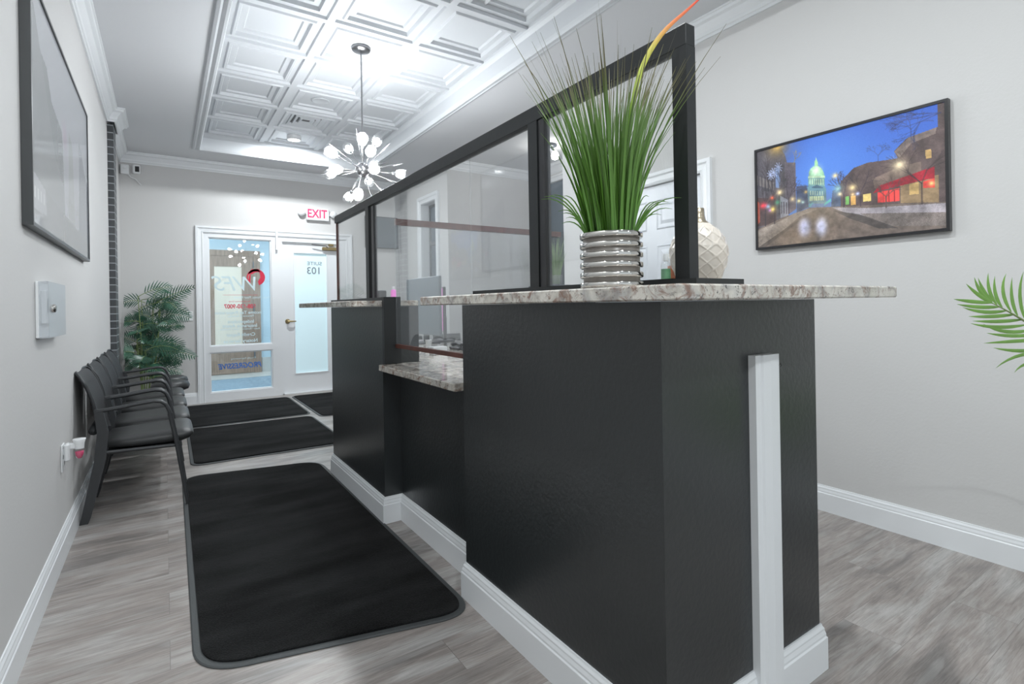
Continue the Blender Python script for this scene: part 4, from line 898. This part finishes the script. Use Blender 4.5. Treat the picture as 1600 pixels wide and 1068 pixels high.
# ================= PALMS =================
def frond(mb,st,root,azi,elev,L,curl,nl,ll,lw,droop=.5,tipw=.35,plane=None):
    pts=[]; p=Vector(root); d=Vector((math.cos(azi)*math.cos(elev),math.sin(azi)*math.cos(elev),math.sin(elev))); n=14
    for k in range(n+1):
        pts.append(p.copy()); p=p+d*(L/n); d=(d+Vector((0,0,-curl/n))).normalized()
    st.tube(pts,[.0035*(1-.8*k/n)+.0006 for k in range(n+1)],6)
    for k in range(nl):
        t=.22+.76*k/(nl-1); q=t*n; i=min(int(q),n-1); r=q-i; pp=pts[i].lerp(pts[i+1],r); td=(pts[i+1]-pts[i]).normalized()
        sd=td.cross(Vector((0,0,1))).normalized()
        if plane is not None: sd=td.cross(Vector(plane)).normalized()
        le=ll*(math.sin(PI*(.18+.72*t)))*random.uniform(.85,1.1)
        for s in (-1,1):
            dd=(td*(.55+.35*t)+sd*s*(1-.25*t)).normalized(); q1=pp; segs=[q1]; ws=[lw*.35]
            dz=dd.copy()
            for j in range(4):
                q1=q1+dz*(le/4); dz=(dz+Vector((0,0,-droop*.22))).normalized(); segs.append(q1); ws.append(lw*[.95,1,.7,.08][j])
            nn=td.cross(sd) if plane is None else Vector(plane)
            mb.ribbon(segs,ws,nn)
pp=thing('potted_palm','dark green parlour palm in the back left corner beyond the chairs','potted plant',(-.16,6.36,0))
MB().lathe([(.075,0),(.085,.01),(.105,.20),(.112,.235),(.104,.235),(.098,.215),(.0005,.21)],n=32,cap=False).build('planter',M['white'],pp)
MB().lathe([(.0005,.213),(.098,.213)],n=24,cap=False).build('soil',M['soil'],pp)
fol=MB(); st=MB()
random.seed(21)
for k in range(12):
    a=random.uniform(0,2*PI); r0=.04; h=[1.0,.86,.95,.74,.9,.6,.82,.55,.45,.68,.98,.5][k]; lean=.10 if math.cos(a)>0 else .04
    b=Vector((r0*math.cos(a),r0*math.sin(a),.2)); t=Vector((b.x+lean*math.cos(a),b.y+lean*math.sin(a),.2+h))
    st.tube([b,(b+t)/2+Vector((.01,0,0)),t],[.006,.005,.0035],6)
    for j in range(6):
        fr=.38+.62*j/5; root=b.lerp(t,fr); az=random.uniform(-PI*.62,PI*.62)
        if j==3: az=random.uniform(PI*.8,PI*1.2)
        L=random.uniform(.24,.36)*(1.0 if math.cos(az)>0 else .55)
        frond(fol,st,root,az,random.uniform(.1,.9),L,random.uniform(.5,1.4),10,.125,.0052,.5,plane=(random.uniform(-.5,.3),-.75,random.uniform(.2,.9)))
frond(fol,st,(.06,.0,1.10),math.radians(-25),.55,.42,.3,12,.10,.0048,.2,plane=(-.2,-.9,.3))
frond(fol,st,(-.0,.0,1.12),math.radians(190),.5,.20,1.2,9,.10,.005,.5,plane=(-.2,-.9,.3))
frond(fol,st,(.05,.0,.62),math.radians(-30),.2,.42,.7,12,.12,.0055,.6,plane=(-.2,-.7,.6))
for q in (fol,st):
    for i,v in enumerate(q.v):
        x,y,z=v
        if x<-.17: x=-.17+(x+.17)*.08
        if y>.34: y=.34+(y-.34)*.08
        q.v[i]=(x,y,z)
fol.build('foliage',M['leaf'],pp); st.build('stems',M['stem'],pp)
# right foreground palm
rp=thing('potted_palm','bright green palm whose frond reaches in from the right edge','potted plant',(2.24,.10,0))
MB().lathe([(.12,0),(.13,.01),(.155,.26),(.162,.30),(.150,.30),(.145,.275),(.0005,.27)],n=32,cap=False).build('planter',M['white'],rp)
MB().lathe([(.0005,.273),(.145,.273)],n=24,cap=False).build('soil',M['soil'],rp)
fol=MB(); st=MB(); random.seed(5)
cen=Vector((2.24,.10,0))
def at(x,y,d):
    u=(x-800)/815.; r=fw+rt*u; return Vector((r.x*d,r.y*d,1.04-(y-(476-.0166*(x-800)))*d/815.))-cen
rach=[at(1552,474,1.30),at(1575,486,1.31),at(1600,501,1.33),at(1640,527,1.36),at(1700,575,1.41),at(1740,640,1.47)]+[Vector((.02,.01,.6)),Vector((0,0,.27))]
sm=[]
for i in range(len(rach)-1):
    for k in range(4): sm.append(rach[i].lerp(rach[i+1],k/4))
sm.append(rach[-1])
for _ in range(4): sm=[sm[0]]+[(sm[i-1]+sm[i]*2+sm[i+1])/4 for i in range(1,len(sm)-1)]+[sm[-1]]
st.tube(sm,[.0012+.00018*i for i in range(len(sm))],6)
def leaflet(pts_px,w):
    P=[at(*q) for q in pts_px]; seg=[]
    for k in range(9):
        t=k/8; a,b,c_=P; seg.append(a*(1-t)**2+b*2*t*(1-t)+c_*t*t)
    fol.ribbon(seg,[w*x_ for x_ in (.3,.7,.95,1,1,.9,.7,.42,.05)],(fw.x,fw.y,.15))
D=1.31
up_=[((1552,474),(1528,462),(1510,443)),((1548,470),(1530,458),(1523,433)),((1551,471),(1537,458),(1529,434)),((1558,476),(1542,455),(1545,426)),((1566,480),(1552,462),(1555,431)),((1580,487),(1560,455),(1573,427)),((1590,493),(1578,470),(1582,433)),((1602,500),(1588,462),(1600,424)),((1614,508),(1606,470),(1622,420)),((1630,520),(1622,480),(1644,425)),((1650,534),(1644,490),(1672,430))]
lo_=[((1550,473),(1520,472),(1490,467)),((1563,479),(1530,482),(1495,475)),((1573,485),(1540,492),(1504,480)),((1586,491),(1550,496),(1513,494)),((1598,499),(1560,504),(1519,501)),((1604,507),(1560,516),(1516,505)),((1618,514),(1570,526),(1536,506)),((1622,522),(1580,528),(1541,520)),((1634,530),(1585,533),(1536,536)),((1640,545),(1590,552),(1551,543)),((1650,552),(1590,545),(1554,575)),((1660,565),(1600,558),(1583,582)),((1680,590),(1640,600),(1620,640))]
for s in up_+lo_:
    leaflet([(q[0],q[1],D+.0005*(q[0]-1552)) for q in s],.0047)
for k in range(6):
    az=[-.6,.1,-1.3,-2.0,.5,-1.0][k]; frond(fol,st,(0,0,.30),az,random.uniform(.9,1.15),.55,1.4,14,.15,.010,.4)
for i,v in enumerate(fol.v):
    if v[0]>.42: fol.v[i]=(.42,v[1],v[2])
fol.build('foliage',M['frond'],rp); st.build('stems',M['stem'],rp)
